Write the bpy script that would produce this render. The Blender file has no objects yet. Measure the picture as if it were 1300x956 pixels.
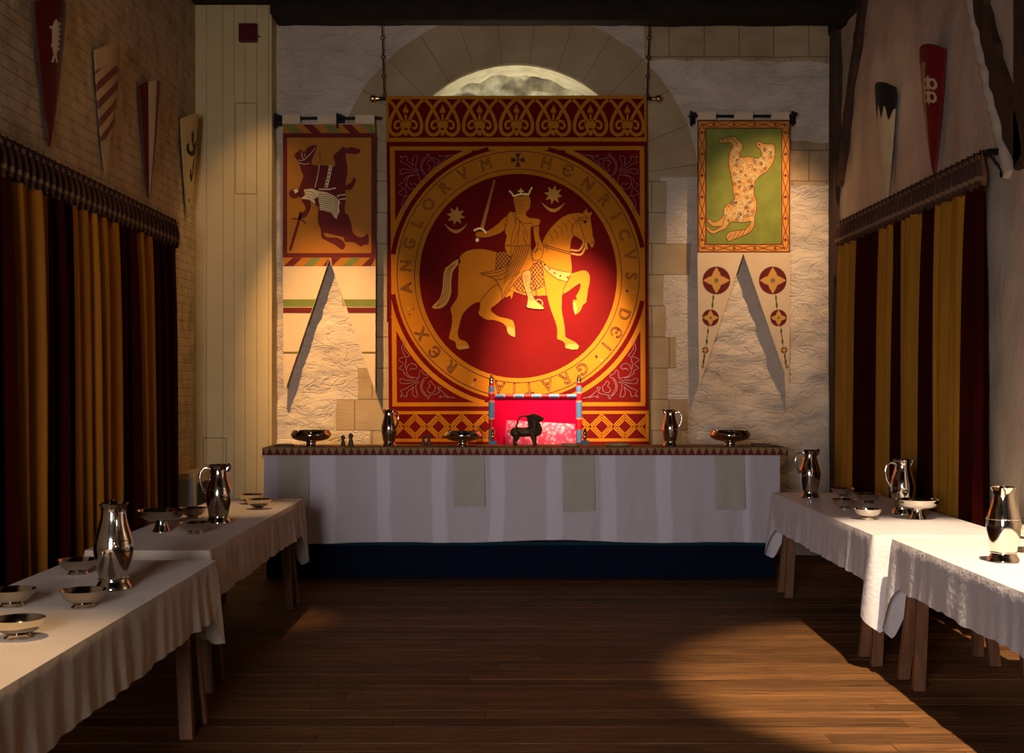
import bpy, bmesh, math, random
from mathutils import Vector, Matrix, noise
from mathutils.geometry import tessellate_polygon

random.seed(7)
PI = math.pi
SC = bpy.context.scene
COL = SC.collection

# ---------------------------------------------------------------- camera model
F = 1600.0           # focal length in pixels of the 1300 px wide frame
CX, HY = 650.0, 487.0
EYE = 1.62


def WX(px, Y):
    return (px - CX) / F * Y


def WZ(py, Y):
    return EYE - (py - HY) / F * Y


# ---------------------------------------------------------------- materials
def nt(name):
    m = bpy.data.materials.new(name)
    m.use_nodes = True
    t = m.node_tree
    b = t.nodes['Principled BSDF']
    return m, t, b


def mat(name, col, rough=0.7, metal=0.0, var=0.12, vscale=6.0, bump=0.0, bscale=40.0, spec=0.35, sheen=0.0, stretch=(1, 1, 1), detail=4.0):
    """plain procedural material: base colour mottled by noise, noise bump"""
    m, t, b = nt(name)
    N, L = t.nodes, t.links
    tc = N.new('ShaderNodeTexCoord')
    mp = N.new('ShaderNodeMapping')
    mp.inputs['Scale'].default_value = stretch
    L.new(tc.outputs['Object'], mp.inputs[0])
    if var > 0:
        n = N.new('ShaderNodeTexNoise')
        n.inputs['Scale'].default_value = vscale
        n.inputs['Detail'].default_value = detail
        L.new(mp.outputs[0], n.inputs['Vector'])
        r = N.new('ShaderNodeValToRGB')
        r.color_ramp.elements[0].position = 0.3
        r.color_ramp.elements[1].position = 0.7
        r.color_ramp.elements[0].color = tuple(c * (1 - var) for c in col) + (1,)
        r.color_ramp.elements[1].color = tuple(min(1, c * (1 + var)) for c in col) + (1,)
        L.new(n.outputs['Fac'], r.inputs[0])
        L.new(r.outputs[0], b.inputs['Base Color'])
    else:
        b.inputs['Base Color'].default_value = tuple(col) + (1,)
    b.inputs['Roughness'].default_value = rough
    b.inputs['Metallic'].default_value = metal
    b.inputs['Specular IOR Level'].default_value = spec
    if sheen:
        b.inputs['Sheen Weight'].default_value = sheen
    if bump > 0:
        n2 = N.new('ShaderNodeTexNoise')
        n2.inputs['Scale'].default_value = bscale
        n2.inputs['Detail'].default_value = 5
        L.new(mp.outputs[0], n2.inputs['Vector'])
        bp = N.new('ShaderNodeBump')
        bp.inputs['Strength'].default_value = bump
        bp.inputs['Distance'].default_value = 0.01
        L.new(n2.outputs['Fac'], bp.inputs['Height'])
        L.new(bp.outputs[0], b.inputs['Normal'])
    return m


def math_node(t, op, a, b=None, c=None, clamp=False):
    n = t.nodes.new('ShaderNodeMath')
    n.operation = op
    n.use_clamp = clamp
    for i, v in enumerate((a, b, c)):
        if v is None:
            continue
        if isinstance(v, (int, float)):
            n.inputs[i].default_value = v
        else:
            t.links.new(v, n.inputs[i])
    return n.outputs[0]


def mix_col(t, fac, a, b):
    n = t.nodes.new('ShaderNodeMix')
    n.data_type = 'RGBA'
    if isinstance(fac, (int, float)):
        n.inputs[0].default_value = fac
    else:
        t.links.new(fac, n.inputs[0])
    for i, v in ((6, a), (7, b)):
        if isinstance(v, tuple):
            n.inputs[i].default_value = v + (1,) if len(v) == 3 else v
        else:
            t.links.new(v, n.inputs[i])
    return n.outputs[2]


ARCH_C = (WX(655, 11.9), WZ(245, 11.9))
ARCH_R = 162 / F * 11.9


def mat_back_wall():
    m, t, b = nt('limewashed_rubble_and_ashlar')
    N, L = t.nodes, t.links
    geo = N.new('ShaderNodeNewGeometry')
    sep = N.new('ShaderNodeSeparateXYZ')
    L.new(geo.outputs['Position'], sep.inputs[0])
    X, Z = sep.outputs[0], sep.outputs[2]
    # slightly ragged coordinates
    nz = N.new('ShaderNodeTexNoise')
    nz.inputs['Scale'].default_value = 4
    nz.inputs['Detail'].default_value = 5
    L.new(geo.outputs['Position'], nz.inputs['Vector'])
    w = math_node(t, 'MULTIPLY_ADD', nz.outputs['Fac'], 0.12, -0.06)
    dx = math_node(t, 'SUBTRACT', X, ARCH_C[0])
    dz = math_node(t, 'SUBTRACT', Z, ARCH_C[1])
    dzp = math_node(t, 'MAXIMUM', dz, 0.0)
    d = math_node(t, 'SQRT', math_node(t, 'ADD', math_node(t, 'MULTIPLY', dx, dx), math_node(t, 'MULTIPLY', dzp, dzp)))
    d = math_node(t, 'ADD', d, math_node(t, 'MULTIPLY', w, 0.35))
    # jamb blocks of uneven length below the springing
    row = math_node(t, 'FLOOR', math_node(t, 'MULTIPLY', Z, 3.4))
    side = math_node(t, 'SIGN', dx)
    wn = N.new('ShaderNodeTexWhiteNoise')
    wn.noise_dimensions = '2D'
    cmb = N.new('ShaderNodeCombineXYZ')
    L.new(row, cmb.inputs[0])
    L.new(side, cmb.inputs[1])
    L.new(cmb.outputs[0], wn.inputs['Vector'])
    below = math_node(t, 'LESS_THAN', dz, 0.15)
    lim_b = math_node(t, 'MULTIPLY_ADD', wn.outputs['Value'], 0.42, 1.30)
    lim = math_node(t, 'ADD', math_node(t, 'MULTIPLY', below, lim_b), math_node(t, 'MULTIPLY', math_node(t, 'SUBTRACT', 1.0, below), 1.74))
    ash = math_node(t, 'LESS_THAN', d, lim)
    # course of dressed blocks high on the right
    hi = math_node(t, 'MULTIPLY', math_node(t, 'GREATER_THAN', math_node(t, 'ADD', Z, w), WZ(78, 11.9)), math_node(t, 'GREATER_THAN', X, 1.25))
    ash = math_node(t, 'MAXIMUM', ash, hi)
    # one block at the far right
    blk = math_node(t, 'MULTIPLY', math_node(t, 'GREATER_THAN', X, WX(1002, 11.9)),
                    math_node(t, 'MULTIPLY', math_node(t, 'GREATER_THAN', math_node(t, 'ADD', Z, math_node(t, 'MULTIPLY', w, .5)), WZ(236, 11.9)), math_node(t, 'LESS_THAN', math_node(t, 'ADD', Z, math_node(t, 'MULTIPLY', w, .5)), WZ(180, 11.9))))
    ash = math_node(t, 'MAXIMUM', ash, blk)
    # plaster colours
    n1 = N.new('ShaderNodeTexNoise')
    n1.inputs['Scale'].default_value = 2.3
    n1.inputs['Detail'].default_value = 8
    L.new(geo.outputs['Position'], n1.inputs['Vector'])
    r1 = N.new('ShaderNodeValToRGB')
    r1.color_ramp.elements[0].position = .3
    r1.color_ramp.elements[0].color = (.52, .43, .32, 1)
    r1.color_ramp.elements[1].position = .7
    r1.color_ramp.elements[1].color = (.70, .60, .47, 1)
    L.new(n1.outputs['Fac'], r1.inputs[0])
    r2 = N.new('ShaderNodeValToRGB')
    r2.color_ramp.elements[0].position = .3
    r2.color_ramp.elements[0].color = (.36, .25, .13, 1)
    r2.color_ramp.elements[1].position = .72
    r2.color_ramp.elements[1].color = (.50, .38, .22, 1)
    L.new(n1.outputs['Fac'], r2.inputs[0])
    # block joints
    cb = N.new('ShaderNodeCombineXYZ')
    L.new(X, cb.inputs[0])
    L.new(Z, cb.inputs[1])
    br = N.new('ShaderNodeTexBrick')
    br.inputs['Scale'].default_value = 1
    br.inputs['Brick Width'].default_value = .33
    br.inputs['Row Height'].default_value = .1 / .34
    br.inputs['Mortar Size'].default_value = .006
    br.inputs['Mortar Smooth'].default_value = .3
    L.new(cb.outputs[0], br.inputs['Vector'])
    # radial joints inside the arch ring
    ang = math_node(t, 'ARCTAN2', dx, dz)
    fr = math_node(t, 'FRACT', math_node(t, 'MULTIPLY', ang, 4.6))
    vj = math_node(t, 'LESS_THAN', math_node(t, 'ABSOLUTE', math_node(t, 'SUBTRACT', fr, .5)), .012)
    inring = math_node(t, 'MULTIPLY', math_node(t, 'LESS_THAN', d, 1.74), math_node(t, 'GREATER_THAN', dz, .15))
    joint = math_node(t, 'ADD', math_node(t, 'MULTIPLY', inring, vj), math_node(t, 'MULTIPLY', math_node(t, 'SUBTRACT', 1.0, inring), br.outputs['Fac']))
    joint = math_node(t, 'MULTIPLY', joint, .55)
    acol = mix_col(t, joint, r2.outputs[0], (.12, .08, .05))
    col = mix_col(t, ash, r1.outputs[0], acol)
    L.new(col, b.inputs['Base Color'])
    b.inputs['Roughness'].default_value = .92
    b.inputs['Specular IOR Level'].default_value = .15
    # relief
    mp = N.new('ShaderNodeMapping')
    mp.inputs['Scale'].default_value = (5.5, 5, 11)
    L.new(geo.outputs['Position'], mp.inputs[0])
    n3 = N.new('ShaderNodeTexNoise')
    n3.inputs['Scale'].default_value = 1
    n3.inputs['Detail'].default_value = 7
    n3.inputs['Roughness'].default_value = .6
    n3.inputs['Distortion'].default_value = .2
    L.new(mp.outputs[0], n3.inputs['Vector'])
    mp2 = N.new('ShaderNodeMapping')
    mp2.inputs['Scale'].default_value = (2.6, 3, 5.2)
    L.new(geo.outputs['Position'], mp2.inputs[0])
    n4 = N.new('ShaderNodeTexNoise')
    n4.inputs['Scale'].default_value = 1.6
    n4.inputs['Detail'].default_value = 3
    n4.inputs['Distortion'].default_value = 1.2
    L.new(mp2.outputs[0], n4.inputs['Vector'])
    ridge = math_node(t, 'ABSOLUTE', math_node(t, 'SUBTRACT', n4.outputs['Fac'], .5))
    ridge = math_node(t, 'MINIMUM', math_node(t, 'MULTIPLY', ridge, 22.0), 1.0)
    rel = math_node(t, 'ADD', math_node(t, 'MULTIPLY', n3.outputs['Fac'], .42), math_node(t, 'MULTIPLY', ridge, .10))
    h = math_node(t, 'ADD', math_node(t, 'MULTIPLY', rel, math_node(t, 'MULTIPLY_ADD', ash, -.8, 1.0)), math_node(t, 'MULTIPLY', math_node(t, 'MULTIPLY', joint, ash), -.4))
    bp = N.new('ShaderNodeBump')
    bp.inputs['Strength'].default_value = .7
    bp.inputs['Distance'].default_value = .07
    L.new(h, bp.inputs['Height'])
    L.new(bp.outputs[0], b.inputs['Normal'])
    return m


def mat_brick_wall():
    m, t, b = nt('limewashed_brick')
    N, L = t.nodes, t.links
    geo = N.new('ShaderNodeNewGeometry')
    sep = N.new('ShaderNodeSeparateXYZ')
    L.new(geo.outputs['Position'], sep.inputs[0])
    cb = N.new('ShaderNodeCombineXYZ')
    L.new(sep.outputs[1], cb.inputs[0])
    L.new(sep.outputs[2], cb.inputs[1])
    br = N.new('ShaderNodeTexBrick')
    br.inputs['Scale'].default_value = 1
    br.inputs['Brick Width'].default_value = .23
    br.inputs['Row Height'].default_value = .075
    br.inputs['Mortar Size'].default_value = .007
    br.inputs['Mortar Smooth'].default_value = .8
    L.new(cb.outputs[0], br.inputs['Vector'])
    n1 = N.new('ShaderNodeTexNoise')
    n1.inputs['Scale'].default_value = 7
    n1.inputs['Detail'].default_value = 8
    L.new(geo.outputs['Position'], n1.inputs['Vector'])
    r1 = N.new('ShaderNodeValToRGB')
    r1.color_ramp.elements[0].position = .28
    r1.color_ramp.elements[0].color = (.36, .27, .165, 1)
    r1.color_ramp.elements[1].position = .6
    r1.color_ramp.elements[1].color = (.56, .45, .29, 1)
    L.new(n1.outputs['Fac'], r1.inputs[0])
    L.new(mix_col(t, math_node(t, 'MULTIPLY', br.outputs['Fac'], .10), r1.outputs[0], (.3, .22, .14)), b.inputs['Base Color'])
    b.inputs['Roughness'].default_value = .9
    b.inputs['Specular IOR Level'].default_value = .15
    h = math_node(t, 'ADD', math_node(t, 'MULTIPLY', br.outputs['Fac'], -.5), n1.outputs['Fac'])
    bp = N.new('ShaderNodeBump')
    bp.inputs['Strength'].default_value = .6
    bp.inputs['Distance'].default_value = .025
    L.new(h, bp.inputs['Height'])
    L.new(bp.outputs[0], b.inputs['Normal'])
    return m


def mat_pitted_plaster():
    m, t, b = nt('pitted_plaster')
    N, L = t.nodes, t.links
    geo = N.new('ShaderNodeNewGeometry')
    n1 = N.new('ShaderNodeTexNoise')
    n1.inputs['Scale'].default_value = 2.5
    n1.inputs['Detail'].default_value = 8
    L.new(geo.outputs['Position'], n1.inputs['Vector'])
    r1 = N.new('ShaderNodeValToRGB')
    r1.color_ramp.elements[0].position = .3
    r1.color_ramp.elements[0].color = (.44, .345, .26, 1)
    r1.color_ramp.elements[1].position = .7
    r1.color_ramp.elements[1].color = (.58, .47, .36, 1)
    L.new(n1.outputs['Fac'], r1.inputs[0])
    L.new(r1.outputs[0], b.inputs['Base Color'])
    b.inputs['Roughness'].default_value = .75
    v = N.new('ShaderNodeTexVoronoi')
    v.inputs['Scale'].default_value = 5
    mp = N.new('ShaderNodeMapping')
    mp.inputs['Scale'].default_value = (1, .9, .8)
    L.new(geo.outputs['Position'], mp.inputs[0])
    n2 = N.new('ShaderNodeTexNoise')
    n2.inputs['Scale'].default_value = 12
    n2.inputs['Detail'].default_value = 6
    L.new(mp.outputs[0], n2.inputs['Vector'])
    L.new(mix_col(t, .12, mp.outputs[0], n2.outputs['Color']), v.inputs['Vector'])
    pit = math_node(t, 'LESS_THAN', v.outputs['Distance'], .13)
    h = math_node(t, 'ADD', math_node(t, 'MULTIPLY', pit, -.7), n2.outputs['Fac'])
    bp = N.new('ShaderNodeBump')
    bp.inputs['Strength'].default_value = .30
    bp.inputs['Distance'].default_value = .03
    L.new(h, bp.inputs['Height'])
    L.new(bp.outputs[0], b.inputs['Normal'])
    return m


def mat_floor():
    m, t, b = nt('worn_floor_boards')
    N, L = t.nodes, t.links
    geo = N.new('ShaderNodeNewGeometry')
    mp = N.new('ShaderNodeMapping')
    mp.inputs['Scale'].default_value = (1.2, 16, 8)
    L.new(geo.outputs['Position'], mp.inputs[0])
    n1 = N.new('ShaderNodeTexNoise')
    n1.inputs['Scale'].default_value = 2
    n1.inputs['Detail'].default_value = 9
    n1.inputs['Roughness'].default_value = .65
    n1.inputs['Distortion'].default_value = .8
    L.new(mp.outputs[0], n1.inputs['Vector'])
    r1 = N.new('ShaderNodeValToRGB')
    r1.color_ramp.elements[0].position = .3
    r1.color_ramp.elements[0].color = (.050, .021, .008, 1)
    r1.color_ramp.elements[1].position = .72
    r1.color_ramp.elements[1].color = (.23, .10, .030, 1)
    L.new(n1.outputs['Fac'], r1.inputs[0])
    hs = N.new('ShaderNodeHueSaturation')
    L.new(r1.outputs[0], hs.inputs['Color'])
    L.new(math_node(t, 'MULTIPLY_ADD', geo.outputs['Random Per Island'], .6, .65), hs.inputs['Value'])
    L.new(hs.outputs[0], b.inputs['Base Color'])
    b.inputs['Roughness'].default_value = .62
    b.inputs['Specular IOR Level'].default_value = .18
    bp = N.new('ShaderNodeBump')
    bp.inputs['Strength'].default_value = .35
    bp.inputs['Distance'].default_value = .012
    L.new(n1.outputs['Fac'], bp.inputs['Height'])
    L.new(bp.outputs[0], b.inputs['Normal'])
    return m


def mat_band_linen():
    """white linen woven with paler vertical bands"""
    m, t, b = nt('banded_white_linen')
    N, L = t.nodes, t.links
    geo = N.new('ShaderNodeNewGeometry')
    sep = N.new('ShaderNodeSeparateXYZ')
    L.new(geo.outputs['Position'], sep.inputs[0])
    X = sep.outputs[0]
    nz = N.new('ShaderNodeTexNoise')
    nz.inputs['Scale'].default_value = 1.5
    L.new(geo.outputs['Position'], nz.inputs['Vector'])
    Xw = math_node(t, 'ADD', X, math_node(t, 'MULTIPLY_ADD', nz.outputs['Fac'], .10, -.035))
    bands = None
    for a, c in ((392, 426), (480, 498), (550, 568), (621, 640), (694, 713), (762, 782), (834, 853), (944, 952)):
        x0, x1 = WX(a, 10.45) + .015, WX(c, 10.45) + .015
        mid, hw = (x0 + x1) / 2, (x1 - x0) / 2
        q = math_node(t, 'MULTIPLY_ADD', math_node(t, 'SUBTRACT', math_node(t, 'ABSOLUTE', math_node(t, 'SUBTRACT', Xw, mid)), hw), -45.0, .5, True)
        bands = q if bands is None else math_node(t, 'MAXIMUM', bands, q)
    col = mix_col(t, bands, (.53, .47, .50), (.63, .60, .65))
    L.new(col, b.inputs['Base Color'])
    b.inputs['Roughness'].default_value = .8
    b.inputs['Sheen Weight'].default_value = .2
    mp = N.new('ShaderNodeMapping')
    mp.inputs['Scale'].default_value = (11, 5, 3.2)
    L.new(geo.outputs['Position'], mp.inputs[0])
    n2 = N.new('ShaderNodeTexNoise')
    n2.inputs['Scale'].default_value = 1
    n2.inputs['Detail'].default_value = 5
    L.new(mp.outputs[0], n2.inputs['Vector'])
    bp = N.new('ShaderNodeBump')
    bp.inputs['Strength'].default_value = .55
    bp.inputs['Distance'].default_value = .04
    L.new(n2.outputs['Fac'], bp.inputs['Height'])
    L.new(bp.outputs[0], b.inputs['Normal'])
    return m


def mat_brocade():
    m, t, b = nt('pink_brocade')
    N, L = t.nodes, t.links
    tc = N.new('ShaderNodeTexCoord')
    v = N.new('ShaderNodeTexVoronoi')
    v.inputs['Scale'].default_value = 26
    n = N.new('ShaderNodeTexNoise')
    n.inputs['Scale'].default_value = 34
    n.inputs['Detail'].default_value = 3
    n.inputs['Distortion'].default_value = 2.5
    L.new(tc.outputs['Object'], n.inputs['Vector'])
    L.new(tc.outputs['Object'], v.inputs['Vector'])
    f = math_node(t, 'ADD', math_node(t, 'MULTIPLY', v.outputs['Distance'], .55), math_node(t, 'MULTIPLY', n.outputs['Fac'], .7))
    r = N.new('ShaderNodeValToRGB')
    r.color_ramp.elements[0].position = .42
    r.color_ramp.elements[0].color = (.85, .42, .40, 1)
    r.color_ramp.elements[1].position = .66
    r.color_ramp.elements[1].color = (.72, .03, .12, 1)
    e = r.color_ramp.elements.new(.54)
    e.color = (.80, .20, .26, 1)
    L.new(f, r.inputs[0])
    L.new(r.outputs[0], b.inputs['Base Color'])
    b.inputs['Roughness'].default_value = .6
    return m


M = {}
M['back_wall'] = mat_back_wall()
M['brick_wall'] = mat_brick_wall()
M['plaster'] = mat_pitted_plaster()
M['floor'] = mat_floor()
M['ceiling'] = mat('dark_ceiling_boards', (.018, .012, .009), .9, var=.3)
M['timber'] = mat('dark_oak', (.055, .026, .014), .8, var=.45, vscale=5, bump=.5, bscale=12, stretch=(3, 3, .6))
M['arch_plaster'] = mat('pale_arch_plaster', (.66, .60, .45), .9, var=.2, bump=.4, bscale=10)
M['arch_rubble'] = mat('lime_rubble', (.55, .53, .40), .95, var=.45, vscale=9, bump=1.0, bscale=7, detail=8)
M['cream_paint'] = mat('cream_paint', (.62, .475, .225), .55, var=.06, vscale=3)
M['groove'] = mat('dark_groove', (.16, .11, .06), .9, var=0)
M['grey_paint'] = mat('grey_paint', (.36, .36, .34), .6, var=.08)
M['vent_dark'] = mat('vent_dark', (.02, .02, .02), .7, var=0)
M['alarm_red'] = mat('alarm_red', (.09, .004, .004), .35, var=0)
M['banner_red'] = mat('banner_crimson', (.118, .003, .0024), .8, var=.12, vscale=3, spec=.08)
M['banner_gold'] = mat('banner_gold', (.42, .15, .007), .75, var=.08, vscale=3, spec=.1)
M['banner_cream'] = mat('banner_cream', (.80, .66, .34), .7, var=.05)
M['banner_pale_gold'] = mat('banner_pale_gold', (.46, .22, .035), .7, var=.08)
M['banner_line'] = mat('banner_ink', (.07, .010, .006), .8, var=0)
M['banner_mauve'] = mat('banner_mauve', (.22, .075, .08), .8, var=.1)
M['crown_yellow'] = mat('crown_yellow', (.85, .66, .22), .5, var=0)
M['pennant_cream'] = mat('pennant_cream', (.68, .52, .33), .75, var=.06, vscale=3, bump=.1, bscale=300)
M['pennant_amber'] = mat('pennant_amber', (.42, .155, .006), .7, var=.06)
M['pennant_red'] = mat('pennant_red', (.13, .006, .004), .75, var=.1)
M['pennant_green'] = mat('pennant_green', (.16, .19, .035), .75, var=.1)
M['field_green'] = mat('field_green', (.21, .24, .035), .75, var=.14, vscale=8)
M['pennant_orange'] = mat('pennant_orange', (.68, .27, .03), .7, var=.06)
M['beast_gold'] = mat('beast_gold', (.60, .31, .07), .7, var=.08)
M['pennant_dark'] = mat('pennant_dark', (.14, .02, .01), .75, var=0)
M['pennant_olive'] = mat('pennant_olive', (.16, .12, .03), .75, var=0)
M['black_iron'] = mat('black_iron', (.012, .011, .011), .5, .6, var=0)
M['brass'] = mat('brass', (.75, .50, .22), .22, 1.0, var=.05)
M['gold_leaf'] = mat('gold_leaf', (.85, .60, .24), .2, 1.0, var=.05)
M['silver'] = mat('tarnished_silver', (.72, .66, .58), .10, 1.0, var=.08, vscale=9, bump=.03, bscale=30)
M['bronze'] = mat('dark_bronze', (.085, .052, .028), .42, .45, var=.4, vscale=30, bump=.35, bscale=60)
M['curtain_gold'] = mat('curtain_ochre', (.34, .125, .012), .8, var=.15, vscale=4, spec=.08, stretch=(2, 2, .3))
M['curtain_mustard'] = mat('curtain_mustard', (.32, .145, .015), .8, var=.15, vscale=4, spec=.08, stretch=(2, 2, .3))
M['curtain_red'] = mat('curtain_maroon', (.026, .0018, .0010), .9, var=.2, vscale=4, spec=.04, stretch=(2, 2, .3))
M['curtain_tape'] = mat('curtain_heading', (.13, .05, .022), .85, var=.45, vscale=14)
M['curtain_strap'] = mat('curtain_strap', (.05, .018, .012), .85, var=.2)
M['curtain_stitch'] = mat('curtain_stitch', (.17, .09, .04), .85, var=.1)
M['white_cloth'] = mat('white_cotton', (.56, .455, .345), .75, var=.05, vscale=4, bump=.22, bscale=26, sheen=.15)
M['satin_cloth'] = mat('white_satin', (.66, .62, .62), .42, var=.05, vscale=4, bump=.45, bscale=34, sheen=.1, spec=.5)
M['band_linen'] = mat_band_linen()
M['towel'] = mat('grey_green_linen', (.42, .40, .33), .85, var=.06, bump=.15, bscale=160)
M['runner_red'] = mat('runner_maroon', (.12, .014, .012), .8, var=.1)
M['runner_tan'] = mat('runner_tan', (.28, .17, .07), .8, var=.15)
M['dais_blue'] = mat('dais_blue', (.0012, .0045, .017), .8, var=.15, spec=.1)
M['dais_lit_edge'] = mat('dais_lit_edge', (.003, .030, .045), .7, var=.1, spec=.1)  # lighter edge: light coming by way of the tablecloth, put into the colour
M['table_wood'] = mat('trestle_wood', (.17, .072, .030), .6, var=.3, vscale=7, bump=.25, bscale=20, stretch=(4, 4, .5))
M['throne_red'] = mat('throne_red', (.42, .006, .015), .45, var=.06)
M['throne_blue'] = mat('throne_blue', (.07, .19, .34), .45, var=.06)
M['throne_pink'] = mat('throne_ring', (.62, .24, .20), .5, var=0)
M['throne_cloth'] = mat('throne_crimson_cloth', (.60, .0008, .035), .85, var=.05, spec=.05)
M['brocade'] = mat_brocade()
M['bread_wood'] = mat('pale_wood', (.42, .28, .12), .7, var=.2)
M['dark_wood'] = mat('dark_wood', (.10, .055, .03), .65, var=.25)
M['paper'] = mat('white_paper', (.78, .75, .68), .8, var=.03)
M['tan_board'] = mat('shield_tan', (.36, .22, .09), .6, var=.15)
M['pale_board'] = mat('shield_buff', (.46, .33, .19), .6, var=.12)
M['shield_red'] = mat('shield_red', (.075, .003, .003), .32, var=.15, spec=.5)
M['shield_bright_red'] = mat('shield_scarlet', (.15, .004, .005), .5, var=.12)
M['shield_brown'] = mat('shield_brown', (.13, .035, .02), .6, var=.15)
M['shield_yellow'] = mat('shield_yellow', (.52, .36, .13), .6, var=.1)
M['shield_black'] = mat('shield_black', (.008, .008, .010), .5, var=.2)
M['shield_cream'] = mat('shield_cream', (.50, .40, .24), .6, var=.1)


# ---------------------------------------------------------------- mesh builder
class B:
    def __init__(self):
        self.bm = bmesh.new()

    def face(self, pts, mi=0):
        vs = [self.bm.verts.new(p) for p in pts]
        f = self.bm.faces.new(vs)
        f.material_index = mi
        return f

    def box(self, c, s, mi=0, rot=None):
        mx = Matrix.Translation(Vector(c))
        if rot is not None:
            mx = mx @ rot.to_4x4()
        hs = [v / 2 for v in s]
        co = [mx @ Vector((x * hs[0], y * hs[1], z * hs[2])) for x in (-1, 1) for y in (-1, 1) for z in (-1, 1)]
        vs = [self.bm.verts.new(p) for p in co]
        for q in ((0, 1, 3, 2), (4, 6, 7, 5), (0, 4, 5, 1), (2, 3, 7, 6), (0, 2, 6, 4), (1, 5, 7, 3)):
            self.bm.faces.new([vs[i] for i in q]).material_index = mi

    def box2(self, a, b, mi=0):
        self.box([(a[i] + b[i]) / 2 for i in range(3)], [abs(b[i] - a[i]) for i in range(3)], mi)

    def beam(self, p, q, wx, wy, mi=0, up=(0, 0, 1)):
        p, q = Vector(p), Vector(q)
        z = (q - p).normalized()
        u = Vector(up)
        if abs(z.dot(u)) > .98:
            u = Vector((0, 1, 0))
        x = u.cross(z).normalized()
        y = z.cross(x)
        r = Matrix((x, y, z)).transposed()
        self.box((p + q) / 2, (wx, wy, (q - p).length), mi, r)

    def lathe(self, prof, segs=24, c=(0, 0, 0), mi=0, mis=None, closed=True):
        rings = []
        for r, h in prof:
            if r < 1e-5:
                rings.append([self.bm.verts.new((c[0], c[1], c[2] + h))])
            else:
                rings.append([self.bm.verts.new((c[0] + r * math.cos(2 * PI * i / segs), c[1] + r * math.sin(2 * PI * i / segs), c[2] + h)) for i in range(segs)])
        for k in range(len(rings) - 1):
            a, b = rings[k], rings[k + 1]
            m = mis[k] if mis else mi
            for i in range(segs):
                j = (i + 1) % segs
                if len(a) == 1 and len(b) == 1:
                    continue
                if len(a) == 1:
                    f = self.bm.faces.new((a[0], b[j], b[i]))
                elif len(b) == 1:
                    f = self.bm.faces.new((a[i], a[j], b[0]))
                else:
                    f = self.bm.faces.new((a[i], a[j], b[j], b[i]))
                f.material_index = m

    def tube(self, pts, rad, segs=8, mi=0, caps=True, sx=1.0):
        pts = [Vector(p) for p in pts]
        n = len(pts)
        rads = rad if isinstance(rad, (list, tuple)) else [rad] * n
        rings = []
        prev = None
        for i, p in enumerate(pts):
            d = (pts[min(i + 1, n - 1)] - pts[max(i - 1, 0)]).normalized()
            if prev is None:
                u = Vector((0, 0, 1)) if abs(d.z) < .9 else Vector((0, 1, 0))
                x = u.cross(d).normalized()
            else:
                x = (prev - d * prev.dot(d)).normalized()
            prev = x
            y = d.cross(x)
            rings.append([self.bm.verts.new(p + (x * math.cos(2 * PI * k / segs) * sx + y * math.sin(2 * PI * k / segs)) * rads[i]) for k in range(segs)])
        for a, b in zip(rings, rings[1:]):
            for k in range(segs):
                j = (k + 1) % segs
                self.bm.faces.new((a[k], a[j], b[j], b[k])).material_index = mi
        if caps:
            self.bm.faces.new(rings[0][::-1]).material_index = mi
            self.bm.faces.new(rings[-1]).material_index = mi

    def ball(self, c, r, sc=(1, 1, 1), mi=0, seg=16, rings=10):
        mx = Matrix.Translation(Vector(c)) @ Matrix.Diagonal((r * sc[0], r * sc[1], r * sc[2], 1))
        before = set(self.bm.faces)
        bmesh.ops.create_uvsphere(self.bm, u_segments=seg, v_segments=rings, radius=1, matrix=mx)
        for f in self.bm.faces:
            if f not in before:
                f.material_index = mi

    def torus(self, c, R, r, axis='Y', mi=0, seg=20, sides=8, sc=(1, 1, 1)):
        pts = []
        for i in range(seg):
            a = 2 * PI * i / seg
            pts.append((R * math.cos(a), R * math.sin(a)))
        rings = []
        for (px, pz) in pts:
            d = Vector((px, 0, pz)).normalized()
            ring = []
            for k in range(sides):
                b = 2 * PI * k / sides
                v = Vector((px, 0, pz)) + d * r * math.cos(b) + Vector((0, 1, 0)) * r * math.sin(b)
                v = Vector((v.x * sc[0], v.y * sc[1], v.z * sc[2]))
                if axis == 'X':
                    v = Vector((v.y, v.x, v.z))
                elif axis == 'Z':
                    v = Vector((v.x, v.z, v.y))
                ring.append(self.bm.verts.new(v + Vector(c)))
            rings.append(ring)
        for i in range(seg):
            a, b = rings[i], rings[(i + 1) % seg]
            for k in range(sides):
                j = (k + 1) % sides
                self.bm.faces.new((a[k], a[j], b[j], b[k])).material_index = mi

    def build(self, name, mats, parent=None, smooth=False, bevel=0.0, recalc=True, loc=None):
        if recalc:
            bmesh.ops.recalc_face_normals(self.bm, faces=self.bm.faces)
        me = bpy.data.meshes.new(name)
        if loc is not None:
            bmesh.ops.translate(self.bm, verts=self.bm.verts, vec=-Vector(loc))
        self.bm.to_mesh(me)
        self.bm.free()
        for m in (mats if isinstance(mats, (list, tuple)) else [mats]):
            me.materials.append(m)
        if smooth:
            me.polygons.foreach_set('use_smooth', [True] * len(me.polygons))
        o = bpy.data.objects.new(name, me)
        COL.objects.link(o)
        if parent is not None:
            o.parent = parent
        if loc is not None:
            o.location = loc
        if bevel > 0:
            md = o.modifiers.new('edge', 'BEVEL')
            md.width = bevel
            md.segments = 2
            md.limit_method = 'ANGLE'
        if smooth:
            md = o.modifiers.new('smooth', 'EDGE_SPLIT')
            md.split_angle = math.radians(50)
        return o


def tag(o, label, cat, group=None):
    o['label'] = label
    o['category'] = cat
    if group:
        o['group'] = group
    return o


def struct(o, label=None, cat=None):
    o['kind'] = 'structure'
    if label:
        o['label'] = label
    if cat:
        o['category'] = cat
    return o


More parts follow.
